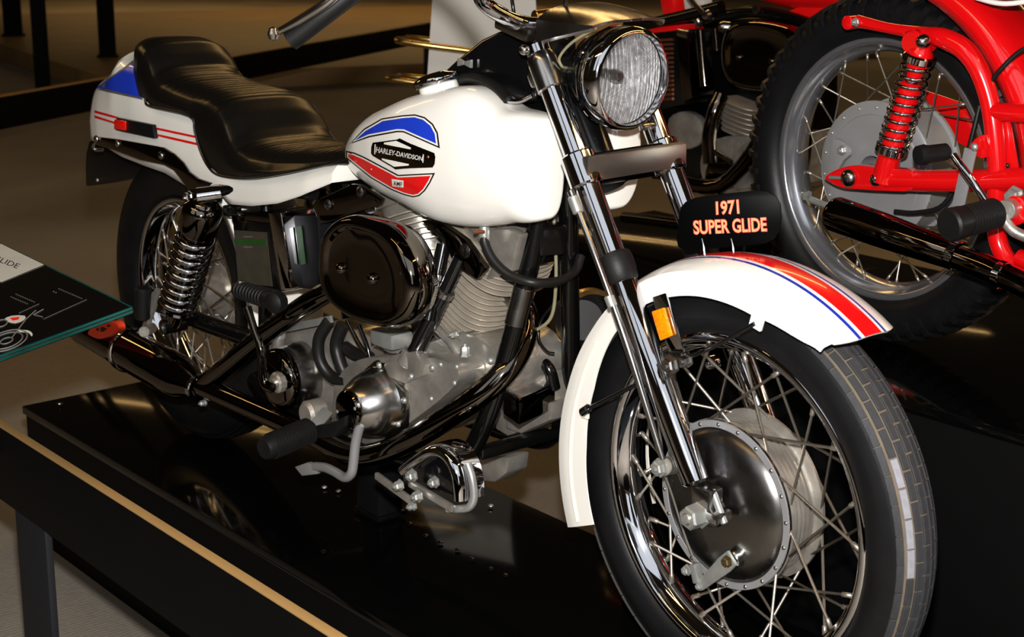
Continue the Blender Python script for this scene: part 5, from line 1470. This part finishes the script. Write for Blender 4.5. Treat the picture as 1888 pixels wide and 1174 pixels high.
prism('red_panel', [Z(px, py, -.02) for px, py in [(1214, -20), (1238, -20), (1244, 26), (1222, 28)]], (0, .05, 0), red, MB_, .004)
prism('white_panel', [Z(px, py, .1) for px, py in [(1238, -30), (1300, -30), (1296, 16), (1262, 18)]], (0, .04, 0), pedm, MB_, .004)
prism('chrome_strap', [Z(px, py, -.13) for px, py in [(1247, 62), (1266, 58), (1276, 180), (1258, 188)]], (0, .1, 0), dchrome, MB_, .004)
lathe('strap_cap', Z(1262, 62, -.14), (1, 0, -.1), [(-.02, .012), (.02, .013), (.024, 0)], polish, MB_, 16)
for p0_, p1_, r in [((1290, 55), (1300, 160), .014), ((1318, 52), (1322, 95), .010)]:
    cyl('oil_pipe', Z(*p0_, -.13), Z(*p1_, -.13), r, dchrome, MB_, 16)
lathe('filler_dome', Z(1288, 40, -.14), (0, -.5, 1), [(-.01, .012), (0, .013), (.008, .009), (.011, 0)], polish, MB_, 16)
lathe('carburettor_cap', Z(1332, 50, -.16), (-1, -1, 0), [(-.02, .016), (.0, .018), (.01, .012), (.012, 0)], polish, MB_, 16)
tube('exhaust_pipe', [Z(1330, 175, -.12), Z(1318, 205, -.14), Z(1308, 250, -.15), Z(1310, 300, -.15)], .022, dchrome, MB_, 14, 4)
tube('exhaust_pipe', [Z(1420, 180, -.12), Z(1400, 260, -.16), Z(1330, 340, -.17), Z(1250, 335, -.17)], .022, dchrome, MB_, 14, 4)
prism('crankcase', [Z(px, py, -.10) for px, py in smooth2([(1290, 300), (1310, 262), (1350, 250), (1400, 255), (1460, 250), (1470, 340), (1400, 356), (1310, 352)], 3)], (0, .2, 0), cast, MB_, .006)
prism('gear_cover', [Z(px, py, -.115) for px, py in smooth2([(1310, 290), (1335, 290), (1352, 305), (1350, 345), (1312, 352), (1298, 330)], 3)], (0, .02, 0), dchrome, MB_, .006)
for c_ in ((1380, 215), (1440, 235)):
    for i in range(7):
        q = Z(c_[0], c_[1]-25+i*9, 0)
        loft('cylinder_fin', [sup_ring(q+V((0, 0, o_)), (.2, 0, 1), r_) for o_, r_ in ((-.002, .05), (-.001, .072), (.001, .072), (.002, .05))], finm, MB_, angle=30)
prism('frame_plate', [Z(px, py, -.09) for px, py in [(1200, 190), (1250, 200), (1300, 240), (1290, 340), (1200, 330)]], (0, .16, 0), blackf, MB_, .006)
prism('primary_case', [Z(px, py, .03) for px, py in smooth2([(1196, 60), (1300, 40), (1480, 48), (1505, 200), (1490, 345), (1380, 362), (1290, 356), (1215, 330)], 3)], (0, .1, 0), blackf, MB_, .01)
prism('side_casting', [Z(px, py, -.112) for px, py in [(1350, 268), (1388, 244), (1396, 250), (1396, 346), (1352, 350)]], (0, .02, 0), cast, MB_, .004)
prism('clutch_cover', [Z(px, py, -.10) for px, py in smooth2([(1232, 218), (1262, 205), (1290, 222), (1292, 262), (1262, 276), (1234, 258)], 3)], (0, .03, 0), cast, MB_, .008)
tube('shift_lever', [Z(1300, 255, -.15), Z(1312, 275, -.15), Z(1335, 290, -.15), Z(1348, 300, -.15)], .008, brushed, MB_, 10, 4)
tube('frame_downtube', [Z(1500, 60, -.06), Z(1490, 200, -.08), Z(1470, 340, -.1), Z(1380, 420, -.11), Z(1150, 400, -.11)], .017, blackf, MB_, 12, 5)
bolt('peg_bolt', Z(1301, 343, -.17), (-.5, -1, 0), .012, .012, polish, MB_, True)
bolt('peg_bolt', Z(1315, 348, -.17), (-.5, -1, 0), .010, .012, polish, MB_, True)
tube('foot_peg', [Z(1290, 352, -.17), Z(1320, 360, -.17)], .008, brass, MB_, 10, straight=True)
box('stand_block', V((.75, 0, .06)), (.2, .12, .12), blackp, MB_, bev=.006)
